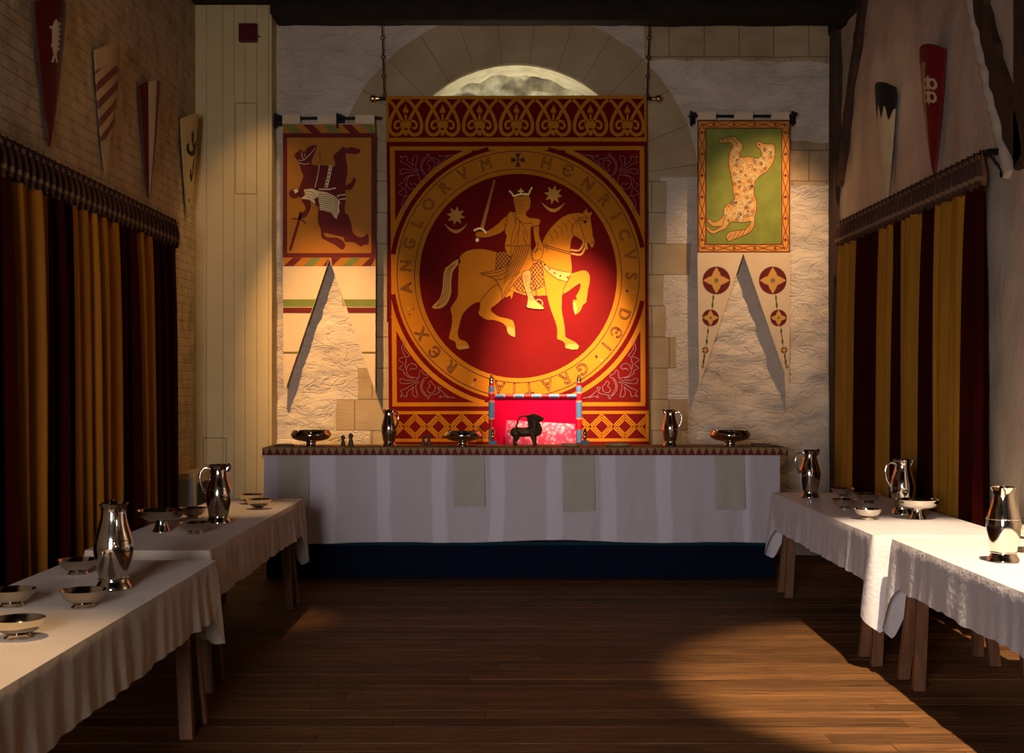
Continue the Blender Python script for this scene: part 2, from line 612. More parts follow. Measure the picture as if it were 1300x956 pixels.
def thing(name, label, cat, loc=(0, 0, 0), rz=0.0, group=None):
    o = bpy.data.objects.new(name, None)
    o.empty_display_size = .05
    COL.objects.link(o)
    o.location = loc
    o.rotation_euler = (0, 0, rz)
    return tag(o, label, cat, group)


def copy_tree(o, parent=None):
    c = o.copy()
    COL.objects.link(c)
    c.parent = parent
    for ch in list(o.children):
        copy_tree(ch, c)
    return c


def catmull(pts, n=4, closed=True):
    out = []
    L = len(pts)
    rng = L if closed else L - 1
    for i in range(rng):
        if closed:
            p0, p1, p2, p3 = pts[i - 1], pts[i], pts[(i + 1) % L], pts[(i + 2) % L]
        else:
            p0, p1, p2, p3 = pts[max(i - 1, 0)], pts[i], pts[i + 1], pts[min(i + 2, L - 1)]
        for k in range(n):
            t = k / n
            t2, t3 = t * t, t * t * t
            out.append(tuple(.5 * (2 * p1[j] + (p2[j] - p0[j]) * t + (2 * p0[j] - 5 * p1[j] + 4 * p2[j] - p3[j]) * t2 + (3 * p1[j] - p0[j] - 3 * p2[j] + p3[j]) * t3) for j in range(len(p1))))
    if not closed:
        out.append(tuple(pts[-1]))
    return out


def inside(p, poly):
    x, y = p
    r = False
    j = len(poly) - 1
    for i in range(len(poly)):
        xi, yi = poly[i]
        xj, yj = poly[j]
        if (yi > y) != (yj > y) and x < (xj - xi) * (y - yi) / (yj - yi) + xi:
            r = not r
        j = i
    return r


class Cloth(B):
    """A flat painted cloth hanging at depth Y: every colour area is its own thin layer of one mesh.
    Coordinates are measured from the photograph and turned into metres on the cloth."""

    def __init__(self, Y, thick=.006):
        super().__init__()
        self.Y = Y
        self.th = thick
        self.step = .0009

    def P(self, p, layer):
        return Vector((WX(p[0], self.Y), self.Y - layer * self.step, WZ(p[1], self.Y)))

    def slab(self, poly, mi):
        n = len(poly)
        tri = tessellate_polygon([[Vector((p[0], p[1], 0)) for p in poly]])
        f = [self.bm.verts.new(self.P(p, 0)) for p in poly]
        g = [self.bm.verts.new(self.P(p, 0) + Vector((0, self.th, 0))) for p in poly]
        for a, b, c in tri:
            self.bm.faces.new((f[a], f[b], f[c])).material_index = mi
            self.bm.faces.new((g[c], g[b], g[a])).material_index = mi
        for i in range(n):
            j = (i + 1) % n
            self.bm.faces.new((f[i], f[j], g[j], g[i])).material_index = mi

    def poly(self, pts, mi, layer=1, smooth=0):
        if smooth:
            pts = catmull(pts, smooth, True)
        tri = tessellate_polygon([[Vector((p[0], p[1], 0)) for p in pts]])
        vs = [self.bm.verts.new(self.P(p, layer)) for p in pts]
        for t in tri:
            try:
                self.bm.faces.new([vs[i] for i in t]).material_index = mi
            except ValueError:
                pass
        return pts

    def rect(self, x0, y0, x1, y1, mi, layer=1):
        self.poly([(x0, y0), (x1, y0), (x1, y1), (x0, y1)], mi, layer)

    def line(self, pts, w, mi, layer=2, smooth=0, w1=None, closed=False):
        if smooth:
            pts = catmull(pts, smooth, closed)
        if closed:
            pts = list(pts) + [pts[0], pts[1]]
        n = len(pts)
        L, R = [], []
        for i, p in enumerate(pts):
            a, b = pts[max(i - 1, 0)], pts[min(i + 1, n - 1)]
            dx, dy = b[0] - a[0], b[1] - a[1]
            l = math.hypot(dx, dy) or 1
            ww = w if w1 is None else w + (w1 - w) * i / (n - 1)
            nx, ny = -dy / l * ww / 2, dx / l * ww / 2
            L.append(self.bm.verts.new(self.P((p[0] + nx, p[1] + ny), layer)))
            R.append(self.bm.verts.new(self.P((p[0] - nx, p[1] - ny), layer)))
        for i in range(n - 1):
            self.bm.faces.new((L[i], L[i + 1], R[i + 1], R[i])).material_index = mi

    def ell(self, c, rx, ry, mi, layer=1, n=32):
        self.poly([(c[0] + rx * math.cos(2 * PI * i / n), c[1] + ry * math.sin(2 * PI * i / n)) for i in range(n)], mi, layer)

    def ring(self, c, r0, r1, mi, layer=1, n=96, clip=None, a0=0, a1=2 * PI):
        prev = None
        for i in range(n + 1):
            a = a0 + (a1 - a0) * i / n
            p = (c[0] + r0[0] * math.cos(a), c[1] + r0[1] * math.sin(a))
            q = (c[0] + r1[0] * math.cos(a), c[1] + r1[1] * math.sin(a))
            if prev and (clip is None or all(clip[0] <= s[0] <= clip[2] and clip[1] <= s[1] <= clip[3] for s in (p, q, prev[0], prev[1]))):
                vs = [self.bm.verts.new(self.P(s, layer)) for s in (prev[0], prev[1], q, p)]
                self.bm.faces.new(vs).material_index = mi
            prev = (p, q)

    def star(self, c, R, r, n, mi, layer, rot=0.0):
        self.poly([(c[0] + (R if i % 2 == 0 else r) * math.sin(PI * i / n + rot), c[1] - (R if i % 2 == 0 else r) * math.cos(PI * i / n + rot)) for i in range(2 * n)], mi, layer)

    def clipped(self, a, b, w, mi, layer, poly, n=60):
        run = []
        for i in range(n + 1):
            p = (a[0] + (b[0] - a[0]) * i / n, a[1] + (b[1] - a[1]) * i / n)
            if inside(p, poly):
                run.append(p)
            else:
                if len(run) > 1:
                    self.line([run[0], run[-1]], w, mi, layer)
                run = []
        if len(run) > 1:
            self.line([run[0], run[-1]], w, mi, layer)

    def lattice(self, poly, step, w, mi, layer):
        xs = [p[0] for p in poly]
        ys = [p[1] for p in poly]
        x0, x1, y0, y1 = min(xs), max(xs), min(ys), max(ys)
        h = y1 - y0
        k = x0 - h
        while k < x1 + h:
            self.clipped((k, y0), (k + h * .8, y1), w, mi, layer, poly)
            self.clipped((k + h * .8, y0), (k, y1), w, mi, layer, poly)
            k += step

    def glyph(self, ch, c, height, ang, mi, layer, bevel=.0019, sx=1.0):
        cu = bpy.data.curves.new('glyph', 'FONT')
        cu.body = ch
        cu.align_x = 'CENTER'
        cu.size = height / F * self.Y / .72
        cu.fill_mode = 'NONE'
        cu.bevel_depth = bevel
        cu.bevel_resolution = 0
        cu.resolution_u = 4
        ob = bpy.data.objects.new('glyph', cu)
        COL.objects.link(ob)
        dg = bpy.context.evaluated_depsgraph_get()
        me = bpy.data.meshes.new_from_object(ob.evaluated_get(dg))
        COL.objects.unlink(ob)
        bpy.data.objects.remove(ob)
        bpy.data.curves.remove(cu)
        hh = height / F * self.Y
        ca, sa = math.cos(ang), math.sin(ang)
        o = self.P(c, layer)
        vm = []
        for v in me.vertices:
            x, y = v.co.x * sx, v.co.y - hh / 2
            vm.append(self.bm.verts.new((o.x + x * ca + y * sa, o.y + v.co.z * .3, o.z - x * sa + y * ca)))
        for p in me.polygons:
            try:
                self.bm.faces.new([vm[i] for i in p.vertices]).material_index = mi
            except ValueError:
                pass
        bpy.data.meshes.remove(me)


# ---------------------------------------------------------------- the room
XL, XR, YB, ZC = -2.93, 3.05, 11.9, 5.12
Y0 = -1.6          # the hall carries on past the camera


def build_room():
    # floor: boards laid across the hall
    b = B()
    y = Y0
    rnd = random.Random(3)
    while y < YB:
        w = rnd.uniform(.11, .16)
        x = XL - .1
        while x < XR + .1:
            l = rnd.uniform(1.6, 3.4)
            x1 = min(x + l, XR + .1)
            dz = rnd.uniform(-.003, .0)
            b.box2((x + .0012, y + .0035, -.04), (x1 - .0012, y + w - .0035, dz))
            x = x1
        y += w
    o = b.build('floor', M['floor'], bevel=.003)
    struct(o, 'worn brown floorboards laid across the hall', 'floor')
    b = B()
    b.box2((XL - .1, Y0, -.1), (XR + .1, YB + .9, -.042))
    o = b.build('floor_subfloor', M['ceiling'])
    struct(o)

    # ceiling
    b = B()
    b.box2((XL - .2, Y0, ZC), (XR + .3, YB + .9, ZC + .1))
    struct(b.build('ceiling', M['ceiling']), 'dark boarded ceiling', 'ceiling')

    # left wall
    b = B()
    b.box2((XL - .2, Y0, -.04), (XL, YB + .2, ZC))
    struct(b.build('wall_left', M['brick_wall']), 'limewashed brick wall behind the left curtain', 'wall')

    # right wall: rough plaster over the frame
    b = B()
    ny, nz = 130, 70
    grid = []
    for i in range(ny + 1):
        rowv = []
        for k in range(nz + 1):
            yy = 3.0 + (YB + .02 - 3.0) * i / ny
            zz = -.04 + (ZC + .04) * k / nz
            dx = .022 * noise.fractal(Vector((yy * 2.2, 3.1, zz * 1.7)), 1, 2.0, 4)
            rowv.append(b.bm.verts.new((XR + dx, yy, zz)))
        grid.append(rowv)
    for i in range(ny):
        for k in range(nz):
            b.bm.faces.new((grid[i][k], grid[i + 1][k], grid[i + 1][k + 1], grid[i][k + 1]))
    b.box2((XR, Y0, -.04), (XR + .2, 3.02, ZC))
    b.box2((XR + .04, 2.9, -.04), (XR + .2, YB + .2, ZC))
    struct(b.build('wall_right', M['plaster'], smooth=True, recalc=False), 'rough plastered wall behind the right curtain', 'wall')

    # back wall with the blocked arch
    b = B()
    st = .04
    nx = int((XR - XL + .1) / st)
    nz = int((ZC + .04) / st)
    acx, acz = ARCH_C
    vs = {}

    def inhole(x, z):
        if z < acz:
            return abs(x - acx) < ARCH_R and z > 2.2
        return math.hypot(x - acx, z - acz) < ARCH_R

    def vert(i, k):
        if (i, k) in vs:
            return vs[i, k]
        x = XL - .05 + i * st
        z = -.04 + k * st
        if z >= acz - .02:
            d = math.hypot(x - acx, z - acz)
            if abs(d - ARCH_R) < st * .75 and d > 0:
                x = acx + (x - acx) * ARCH_R / d
                z = acz + (z - acz) * ARCH_R / d
        d = math.hypot(x - acx, max(z - acz, 0))
        a = .030 if d > 1.72 else .006
        y = YB - a * (noise.fractal(Vector((x * 2.6, 7.7, z * 4.6)), .8, 2.1, 5)) - (.5 * a * noise.noise(Vector((x * 8, 1.7, z * 14))))
        y = max(y, YB - .03)
        if abs(d - ARCH_R) < .03:
            y = YB
        vs[i, k] = b.bm.verts.new((x, y, z))
        return vs[i, k]
    for i in range(nx):
        for k in range(nz):
            xc, zc = XL - .05 + (i + .5) * st, -.04 + (k + .5) * st
            if inhole(xc, zc):
                continue
            b.bm.faces.new((vert(i, k), vert(i + 1, k), vert(i + 1, k + 1), vert(i, k + 1)))
    wb = b.build('wall_back', M['back_wall'], smooth=True, recalc=False)
    struct(wb, 'limewashed rubble wall with dressed stone arch behind the big banner', 'wall')

    # the recess of the arch
    b = B()
    n = 48
    rp = None
    D = .42
    for i in range(n + 1):
        a = PI * i / n
        w = 1 + .012 * math.sin(i * 1.7)
        ra, rb = ARCH_R + .012, (ARCH_R - .01) * w
        pa = Vector((acx + ra * math.cos(a), YB - .004, acz + ra * math.sin(a)))
        pb = Vector((acx + rb * math.cos(a), YB + D, acz + rb * math.sin(a)))
        if rp:
            b.bm.faces.new([b.bm.verts.new(v) for v in (rp[0], pa, pb, rp[1])]).material_index = 0
        rp = (pa, pb)
    for s in (-1, 1):
        xs = acx + s * ARCH_R
        b.face([(xs, YB, 2.2), (xs, YB + D, 2.2), (xs - s * .01, YB + D, acz), (xs, YB, acz)], 0)
    # rubble at the back of the recess
    st2 = .05
    vs2 = {}

    def v2(i, k):
        if (i, k) in vs2:
            return vs2[i, k]
        x, z = acx - 1.4 + i * st2, 2.1 + k * st2
        y = YB + D - .05 + .09 * noise.fractal(Vector((x * 4, 2.2, z * 6)), .8, 2, 5)
        vs2[i, k] = b.bm.verts.new((x, y, z))
        return vs2[i, k]
    for i in range(56):
        for k in range(54):
            b.bm.faces.new((v2(i, k), v2(i + 1, k), v2(i + 1, k + 1), v2(i, k + 1))).material_index = 1
    struct(b.build('wall_arch_recess', [M['arch_plaster'], M['arch_rubble']], smooth=True, recalc=False), 'pale rubble filled arch recess above the big banner', 'wall')

    # beam against the back wall and wall plate on the right
    b = B()
    b.box2((WX(345, 11.6), 11.5, WZ(19, 11.55)), (XR, YB + .05, ZC))
    struct(b.build('trim_1', M['ceiling'], bevel=.01), 'dark ceiling beam along the top of the back wall', 'beam')
    b = B()
    b.box2((XR - .07, 6.0, 4.90), (XR + .1, YB, ZC))
    struct(b.build('trim_2', M['ceiling'], bevel=.01), 'dark wall plate beam along the top of the right wall', 'beam')

    def rough_beam(name, p, q, w, d, label, jag=.02, ang_mat='timber'):
        b = B()
        p, q = Vector(p), Vector(q)
        n = 26
        zdir = (q - p).normalized()
        xd = Vector((1, 0, 0))
        yd = zdir.cross(xd).normalized()
        rings = []
        for i in range(n + 1):
            t = i / n
            c = p.lerp(q, t)
            sag = .05 * math.sin(PI * t)
            j1 = jag * noise.noise(Vector((i * .9, 1.3, p.y)))
            j2 = jag * noise.noise(Vector((i * .9, 9.3, p.y)))
            rings.append([b.bm.verts.new(c + xd * sx * d / 2 + yd * (sy * w / 2 + (j1 if sy > 0 else j2) + sag)) for sx, sy in ((-1, -1), (1, -1), (1, 1), (-1, 1))])
        for a, c in zip(rings, rings[1:]):
            for k in range(4):
                b.bm.faces.new((a[k], a[(k + 1) % 4], c[(k + 1) % 4], c[k]))
        b.bm.faces.new(rings[0][::-1])
        b.bm.faces.new(rings[-1])
        struct(b.build(name, M[ang_mat]), label, 'beam')
    rough_beam('trim_3', (XR - .01, 11.74, -.03), (XR - .01, 11.76, 4.95), .17, .11, 'dark oak post in the far right corner', .012)
    rough_beam('trim_4', (XR - .01, 11.63, 3.45), (XR - .01, 10.72, 5.05), .10, .09, 'slim curved oak brace rising from the corner post', .035)
    rough_beam('trim_5', (XR - .005, 7.50, 2.95), (XR - .005, 8.52, 4.95), .17, .07, 'broad diagonal oak brace high on the right wall', .05)
    b = B()
    b.box2((XR - .04, 7.25, 2.9), (XR + .1, 7.59, 5.0))
    b.box2((XR - .04, 7.1, 0), (XR + .1, 7.42, 3.0))
    struct(b.build('trim_6', M['timber'], bevel=.02), 'dark jowled post at the right edge', 'beam')
    # torn plaster lip beside the broad brace
    b = B()
    pts, rad = [], []
    for i in range(60):
        t = i / 59
        yy = 7.60 + .96 * t + .05 * math.sin(PI * t)
        zz = 2.9 + 2.05 * t
        k = noise.fractal(Vector((0, yy * 9, zz * 9)), 1, 2, 3)
        pts.append((XR - .004, yy + .125 + .02 * k, zz))
        rad.append(.040 + .018 * noise.noise(Vector((4, i * .8, 0))))
    b.tube(pts, rad, 10, sx=.9)
    struct(b.build('trim_7', M['plaster'], smooth=True), 'torn plaster edge beside the broad oak brace', 'plaster edge')

    # the boarded corner casing
    x0, x1, yf = XL, WX(345, 11.65), 11.65
    b = B()
    edges = [250, 262, 283, 297, 311, 326, 341, 345]
    xs = [x0] + [WX(p, yf) for p in edges[1:]]
    for a, c in zip(xs, xs[1:]):
        b.box2((a + .0015, yf, -.02), (c - .0015, yf + .03, ZC))
    b.box2((x1 - .02, yf + .003, -.02), (x1, YB + .02, ZC))
    b.box2((x0, yf + .02, -.02), (x1 - .01, YB, ZC), 1)

    def hatch(pa, pb, za, zb):
        xa, xb = WX(pa, yf), WX(pb, yf)
        A, C = WZ(za, yf), WZ(zb, yf)
        for z in (A, C):
            b.box2((xa, yf - .0015, z - .003), (xb, yf + .001, z + .003), 1)
        for x in (xa, xb):
            b.box2((x - .003, yf - .0015, C), (x + .003, yf + .001, A), 1)
    hatch(299, 326, 131, 246)
    hatch(258, 287, 556, 590)
    struct(b.build('trim_8', [M['cream_paint'], M['groove']], bevel=.004), 'cream boarded casing in the left corner', 'panelling')
    # low casing with grey front
    b = B()
    b.box2((XL, 11.05, -.02), (WX(247, 11.03) - .0, yf, .835))
    b.box2((XL + .0, 11.03, .02), (WX(247, 11.03) - .012, 11.05, .79), 1)
    struct(b.build('trim_9', [M['cream_paint'], M['grey_paint']], bevel=.006), 'low cream casing with grey front beside the left curtain', 'panelling')
    b = B()
    xv = WX(247, 11.03)
    b.box2((xv, 11.12, .55), (xv + .012, 11.46, .74), 0)
    for k in range(6):
        b.box2((xv + .010, 11.13, .565 + k * .03), (xv + .018, 11.45, .575 + k * .03), 1)
    tag(b.build('vent_grille', [M['vent_dark'], M['black_iron']], loc=(xv, 11.3, .55)), 'dark vent grille on the side of the low cream casing', 'vent')

    # alarm sounder
    t = thing('alarm_sounder', 'small dark red square alarm sounder high on the cream boarding', 'alarm', (WX(316, yf), yf, WZ(43, yf)))
    b = B()
    b.box((0, -.03, 0), (.172, .06, .172))
    b.build('housing', M['alarm_red'], t, bevel=.012)
    b = B()
    b.box((0, -.062, 0), (.05, .006, .05))
    b.box((.0, -.066, 0), (.02, .006, .02))
    b.build('sounder_mouth', M['shield_red'], t, bevel=.002)
    b = B()
    b.tube([(.088, -.03, -.03), (.108, -.03, -.034)], .007)
    b.build('cable_gland', M['black_iron'], t)


build_room()


# ---------------------------------------------------------------- the great banner
def build_great_banner():
    Y = 11.76
    t = thing('wall_hanging', 'great crimson and gold hanging of a crowned rider in a lettered ring', 'wall hanging', (WX(657, Y), Y, WZ(124, Y)))
    inv = Matrix.Translation(-Vector(t.location))
    c = Cloth(Y)
    RED, GOLD, INK, CREAM, MAUVE, PALE, YEL = range(7)
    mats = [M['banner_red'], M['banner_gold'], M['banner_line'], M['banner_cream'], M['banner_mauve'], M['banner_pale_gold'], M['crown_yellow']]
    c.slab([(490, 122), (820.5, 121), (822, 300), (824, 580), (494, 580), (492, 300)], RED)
    # top border
    c.poly([(490, 122), (820.5, 121), (820.6, 125.5), (490.2, 126)], GOLD, 1)
    c.poly([(490.2, 126), (493.2, 126), (494, 175), (491, 175)], GOLD, 1)
    c.poly([(817.8, 125.5), (820.6, 125.5), (821, 174.5), (818.2, 174.5)], GOLD, 1)
    c.poly([(491, 175), (821, 174.5), (821.2, 179.6), (491.2, 180)], GOLD, 1)
    for k in range(7):
        cx = 515 + 46.9 * k
        for s in (-1, 1):
            c.line([(cx + s * q[0], q[1]) for q in ((0, 126), (6, 130), (12, 138), (17.5, 148), (20.3, 158), (19, 167), (13, 171.3), (6.5, 169.5), (2, 163))], 4.2, GOLD, 2, 3)
            c.line([(cx + s * q[0], q[1]) for q in ((22.5, 127), (17.5, 131), (12, 139), (8, 146), (4, 154))], 3.8, GOLD, 3, 3)
            c.line([(cx + s * q[0], q[1]) for q in ((4, 155), (9, 153.5), (13, 156), (14, 160), (11.5, 163.5), (8.5, 161.5))], 3.4, GOLD, 3, 3, w1=2.6)
        c.ell((cx, 159), 7.2, 6.2, GOLD, 4, 20)
        c.ell((cx, 141), 3.4, 4.0, GOLD, 4, 14)
        c.poly([(cx - 2, 139), (cx, 132.5), (cx + 2, 139)], GOLD, 5)
        c.line([(cx, 143), (cx, 154)], 2.6, GOLD, 4)
        c.line([(cx, 163), (cx, 172)], 4.6, GOLD, 4)
    # square frame
    c.poly([(495, 186), (818, 185.5), (818, 190.6), (495, 191)], GOLD, 1)
    c.poly([(495, 191), (501, 191), (504, 511), (498.3, 511)], GOLD, 1)
    c.poly([(812, 190.6), (818, 190.6), (819.5, 510.6), (813.4, 510.6)], GOLD, 1)
    c.poly([(498, 511), (819, 510.6), (819, 515.6), (498, 516)], GOLD, 1)
    C = (658, 348.2)
    clip = (496, 186.5, 818.5, 515)
    c.ring(C, (164, 166), (170, 172), GOLD, 2, 240, clip)
    c.ring(C, (150, 150), (164, 166), RED, 3, 240, clip)
    c.ring(C, (120, 124), (158, 160.4), GOLD, 4, 128)
    Ci = (657.8, 350.4)
    c.ell(Ci, 125.4, 129.6, RED, 5, 96)
    c.ring(C, (153.4, 155.6), (154.4, 156.6), INK, 6, 128)
    c.ring(Ci, (131.0, 135.0), (131.9, 135.9), INK, 6, 128)
    # lettering
    ring = [('H', 693.5, 208.5), ('\u0404', 719.6, 219.4), ('N', 745.2, 234.8), ('R', 766.8, 254), ('I', 781, 275), ('C', 791.5, 298), ('V', 798, 324), ('S', 800, 350.5),
            ('D', 794, 399.5), ('\u0404', 784, 422.5), ('I', 771.5, 441), ('G', 740.5, 469.5), ('R', 718.3, 481.5), ('A', 695.4, 489.3), ('T', 672, 492.5), ('I', 653, 493), ('A', 634, 491.2),
            ('R', 573, 465.5), ('\u0404', 552, 446.5), ('X', 535.5, 424), ('A', 517.5, 365.5), ('N', 516, 337.5), ('G', 522, 310), ('L', 532, 285), ('O', 545.5, 260.5), ('R', 564.8, 239.5), ('V', 588, 221), ('M', 617, 209)]
    for ch, x, y in ring:
        a = math.atan2(x - C[0], C[1] - y)
        rr = math.hypot(x - C[0], (y - C[1]) * .985)
        k = 144.0 / rr
        x, y = C[0] + (x - C[0]) * k, C[1] + (y - C[1]) * k
        c.glyph(ch, (x, y), 14.5, a, INK, 7, .0032, .95)
    for (x, y, m, r) in ((796, 369.5, INK, 1.7), (805, 370.5, PALE, 1.7), (757, 452.5, INK, 1.9), (763, 457.5, PALE, 1.9), (603, 482, INK, 1.9), (600, 488.5, PALE, 1.9), (518.5, 392, PALE, 1.9), (525, 392, INK, 1.0), (520, 399, INK, 1.0)):
        c.ell((x, y), r, r, m, 7, 12)
    # cross at the top of the ring
    for s in range(4):
        a = s * PI / 2
        pts = [(0, 0), (-1.4, -3), (-3.6, -8.6), (3.6, -8.6), (1.4, -3)]
        c.poly([(657.5 + p[0] * math.cos(a) - p[1] * math.sin(a), 203.3 + p[0] * math.sin(a) + p[1] * math.cos(a)) for p in pts], INK, 7)
    # corner scrolls
    S = 7.644
    scr = [[(0, 500), (60, 490), (110, 450), (150, 410), (130, 400), (170, 395), (150, 440), (180, 460), (240, 470), (262, 482)],
           [(60, 498), (110, 482), (150, 498), (140, 470)],
           [(200, 440), (190, 390), (220, 360), (230, 335), (255, 355), (240, 385), (265, 410), (260, 440), (230, 450), (205, 440)],
           [(255, 505), (320, 440), (330, 370), (300, 310), (265, 300), (270, 275), (300, 270), (325, 225), (345, 260), (350, 300), (400, 300), (450, 280), (470, 230), (450, 180), (410, 165), (370, 190), (385, 220), (420, 212), (440, 232)],
           [(240, 480), (262, 510), (280, 470), (312, 420), (318, 370), (292, 318)],
           [(345, 340), (380, 380), (370, 440), (360, 490), (400, 480), (410, 440), (400, 390), (420, 410), (460, 440), (470, 490), (500, 475), (530, 490), (510, 450), (530, 430), (470, 405), (430, 380), (360, 340)],
           [(350, 310), (420, 350), (520, 360), (525, 310), (460, 330), (400, 322)],
           [(400, 305), (440, 300), (490, 265), (500, 232), (540, 210), (500, 170), (545, 130), (495, 100), (440, 95), (480, 40), (492, 0), (484, -50)],
           [(470, 235), (482, 180), (470, 120), (500, 60), (515, 10), (500, -40), (520, -80)]]
    for fx in (0, 1):
        for fy in (0, 1):
            for ln in scr:
                pts = []
                for q in ln:
                    x, y = 740 + q[0] / S, 440 + q[1] / S
                    if fx:
                        x = 1317.5 - x
                    if fy:
                        y = 702 - y
                    pts.append((x, y))
                c.line(pts, .95, MAUVE, 4, 3)
    # lower border of lozenges
    c.poly([(494, 522), (823.6, 521.5), (823.6, 525.4), (494, 526)], GOLD, 1)
    c.poly([(494, 557), (823.9, 556.5), (823.9, 560.4), (494, 561)], GOLD, 1)
    c.poly([(494, 526), (497.5, 526), (497.5, 557), (494, 557)], GOLD, 1)
    c.poly([(819.5, 526), (823.8, 526), (823.8, 557), (819.6, 557)], GOLD, 1)
    band = [(497.5, 526), (819.5, 526), (819.5, 557), (497.5, 557)]
    for k in range(-1, 12):
        cx = 497.4 + 29.6 * k
        cy = 541.6
        for s, w in ((9.2, 1.7), (12.6, 1.7), (16.0, 1.7)):
            q = [(cx, cy - s), (cx + s, cy), (cx, cy + s), (cx - s, cy)]
            for i in range(4):
                c.clipped(q[i], q[(i + 1) % 4], w, GOLD, 2, band, 40)
    # stars and crescents
    for cx, cy in ((578.7, 274), (702.5, 247.3)):
        c.star((cx, cy), 12.4, 6.4, 8, PALE, 6, .2)
        up = [(cx - 15.4 + 30.8 * i / 12, cy + 9.2 + 8.8 * math.sin(PI * i / 12)) for i in range(13)]
        dn = [(cx - 15.4 + 30.8 * i / 12, cy + 9.2 + 13.0 * math.sin(PI * i / 12) ** .9) for i in range(12, -1, -1)]
        c.poly(up + dn[1:-1], PALE, 6)
    # horse
    horse = [(582.7, 329.2), (587.7, 321.7), (596.5, 317.3), (610.3, 316), (620.3, 317.3), (630.4, 319.8), (640.4, 319.2), (664, 318), (687.7, 312), (689, 306.6), (694, 296.6), (702.8, 285.3), (712.8, 276.5), (721.6, 272.1), (732.9, 270.2), (739.2, 270.6), (744.8, 264.6), (746.2, 270), (752, 269), (749.8, 276.5), (751.7, 290.3), (753, 300.3), (754.8, 306.6), (753, 313.5), (750.2, 314.1), (748, 309.4), (745.6, 309), (746.7, 315.4), (744.2, 317.3), (742.3, 312.9), (739.2, 306.6), (732.9, 301.6), (728.5, 299.7), (725.4, 305.4), (724, 315.4), (724.7, 326.7), (726, 339.2), (725.8, 346.0), (730.4, 345.7), (739.2, 343.2), (745.4, 344.4), (748.6, 350), (748.6, 357.6), (746.7, 367.7), (744.8, 380.2), (744.2, 384), (739.8, 387.7), (737.3, 394), (730.4, 399.7), (727.9, 392.8), (727.2, 381.5), (732, 380.2), (731, 376.4), (732.3, 373.9), (736, 366.4), (736.4, 360), (727.9, 365.1), (720.3, 370.8), (714.2, 373.8), (713.4, 380.2), (713.4, 394), (715.3, 405.3), (717.2, 416.6), (717.8, 426.6), (721.6, 429.8), (730.4, 434.2), (734.8, 439.2), (733.5, 443), (726.6, 444), (717.8, 441.7), (717.2, 436.7), (714, 433), (708.4, 431), (707.2, 427.9), (707.2, 417.9), (704.6, 407.8), (699, 392.8), (695.2, 379), (694, 375.6), (682.7, 375.8), (668.9, 375.2), (657.6, 372), (647.5, 369.3), (640, 374), (636.6, 380.2), (630.4, 386.5), (623.5, 391.5), (625.4, 396.5), (632.9, 401.5), (642.9, 404), (650.5, 406.6), (653, 411.6), (654.2, 420.4), (653.6, 427.9), (646.7, 425.4), (643.5, 420.4), (642.9, 415.4), (637.9, 410.3), (627.9, 406.6), (617.8, 406), (610.3, 401.5), (607.2, 397.8), (609, 391.5), (609, 384), (600, 386.5), (591.5, 394), (587, 400.3), (584, 410.3), (581.4, 422.9), (583.9, 430.4), (591.5, 433), (595.2, 438.5), (595.2, 442), (583.9, 444), (579.5, 441.7), (577.7, 434.2), (571.4, 431), (570, 427.9), (572.9, 415.4), (573.9, 402.8), (572, 391.5), (576.4, 384), (580.8, 376.4), (581.4, 361.4), (582, 345)]
    hp = c.poly(horse, GOLD, 6, 3)
    c.line(hp, .55, INK, 7, closed=True)
    tail = [(584, 329), (576.4, 331.7), (568.9, 338), (565, 341.3), (562.6, 352.6), (562, 363.9), (558.2, 379), (548.2, 390.2), (558.8, 391.5), (567.6, 385.2), (572.6, 372.7), (572.9, 360), (574.5, 346.3), (580, 337.5), (584, 334)]
    c.poly(tail, PALE, 6, 3)
    for o in (-2.6, 0, 2.6):
        c.line([(578, 335), (570 + o * .6, 343), (567.4 + o, 357), (566.5 + o, 370), (561 + o * 1.1, 383), (554, 389.5)], .55, INK, 7, 3)
    # hooves in paler gold
    c.poly([(717.8, 441.7), (721, 437), (730.4, 436.2), (734.8, 439.2), (733.5, 443), (726.6, 444)], PALE, 8)
    c.poly([(727.4, 384), (731, 384), (733, 393), (730.4, 399.7), (727.9, 392.8)], PALE, 8)
    c.poly([(646.9, 425), (643.8, 420), (643.4, 415.6), (648, 415), (653, 419), (653.6, 427.9)], PALE, 8)
    c.poly([(579.7, 441.2), (583, 439.4), (594.8, 439), (595, 442), (583.9, 444)], PALE, 8)
    # drawing on the horse
    L = lambda p, w=.8, l=9, s=3: c.line(p, w, INK, l, s)
    L([(609, 383), (620.3, 369), (626, 364), (632.3, 361.4)])
    L([(714.4, 373.5), (715.5, 366), (720, 358), (723, 350)])
    L([(694, 375), (691.5, 360), (689.5, 348), (688, 336)])
    for k in range(9):
        u = k / 8
        x, y = 691 + 46 * u, 305 - 37 * u ** .62
        L([(x, y + 2), (x + 4 + 3 * u, y + 7), (x + 3 + 5 * u, y + 14)], .6)
    L([(728.5, 299), (726, 291), (729, 284), (734, 278), (741, 276), (748.5, 277)])
    L([(734, 279), (738, 290), (741, 300), (743, 309)])
    L([(733, 281), (742, 279), (744, 281)], .7)
    c.ell((742.6, 282), 2.3, 2.0, INK, 9, 14)
    c.ell((751.8, 308), 1.0, 1.2, INK, 9, 10)
    L([(690, 311), (700, 313.5), (712, 317), (725, 320.5)], .8)
    L([(690, 313.5), (700, 316), (712, 319.5), (725, 323)], .7)
    for w, m, l in ((2.4, PALE, 7), ):
        c.line([(724.5, 317.3), (735, 318), (739.6, 312), (742, 306)], w, m, l, 3)
        c.line([(724.8, 321.8), (737, 323.4), (742, 316), (744, 309)], w, m, l, 3)
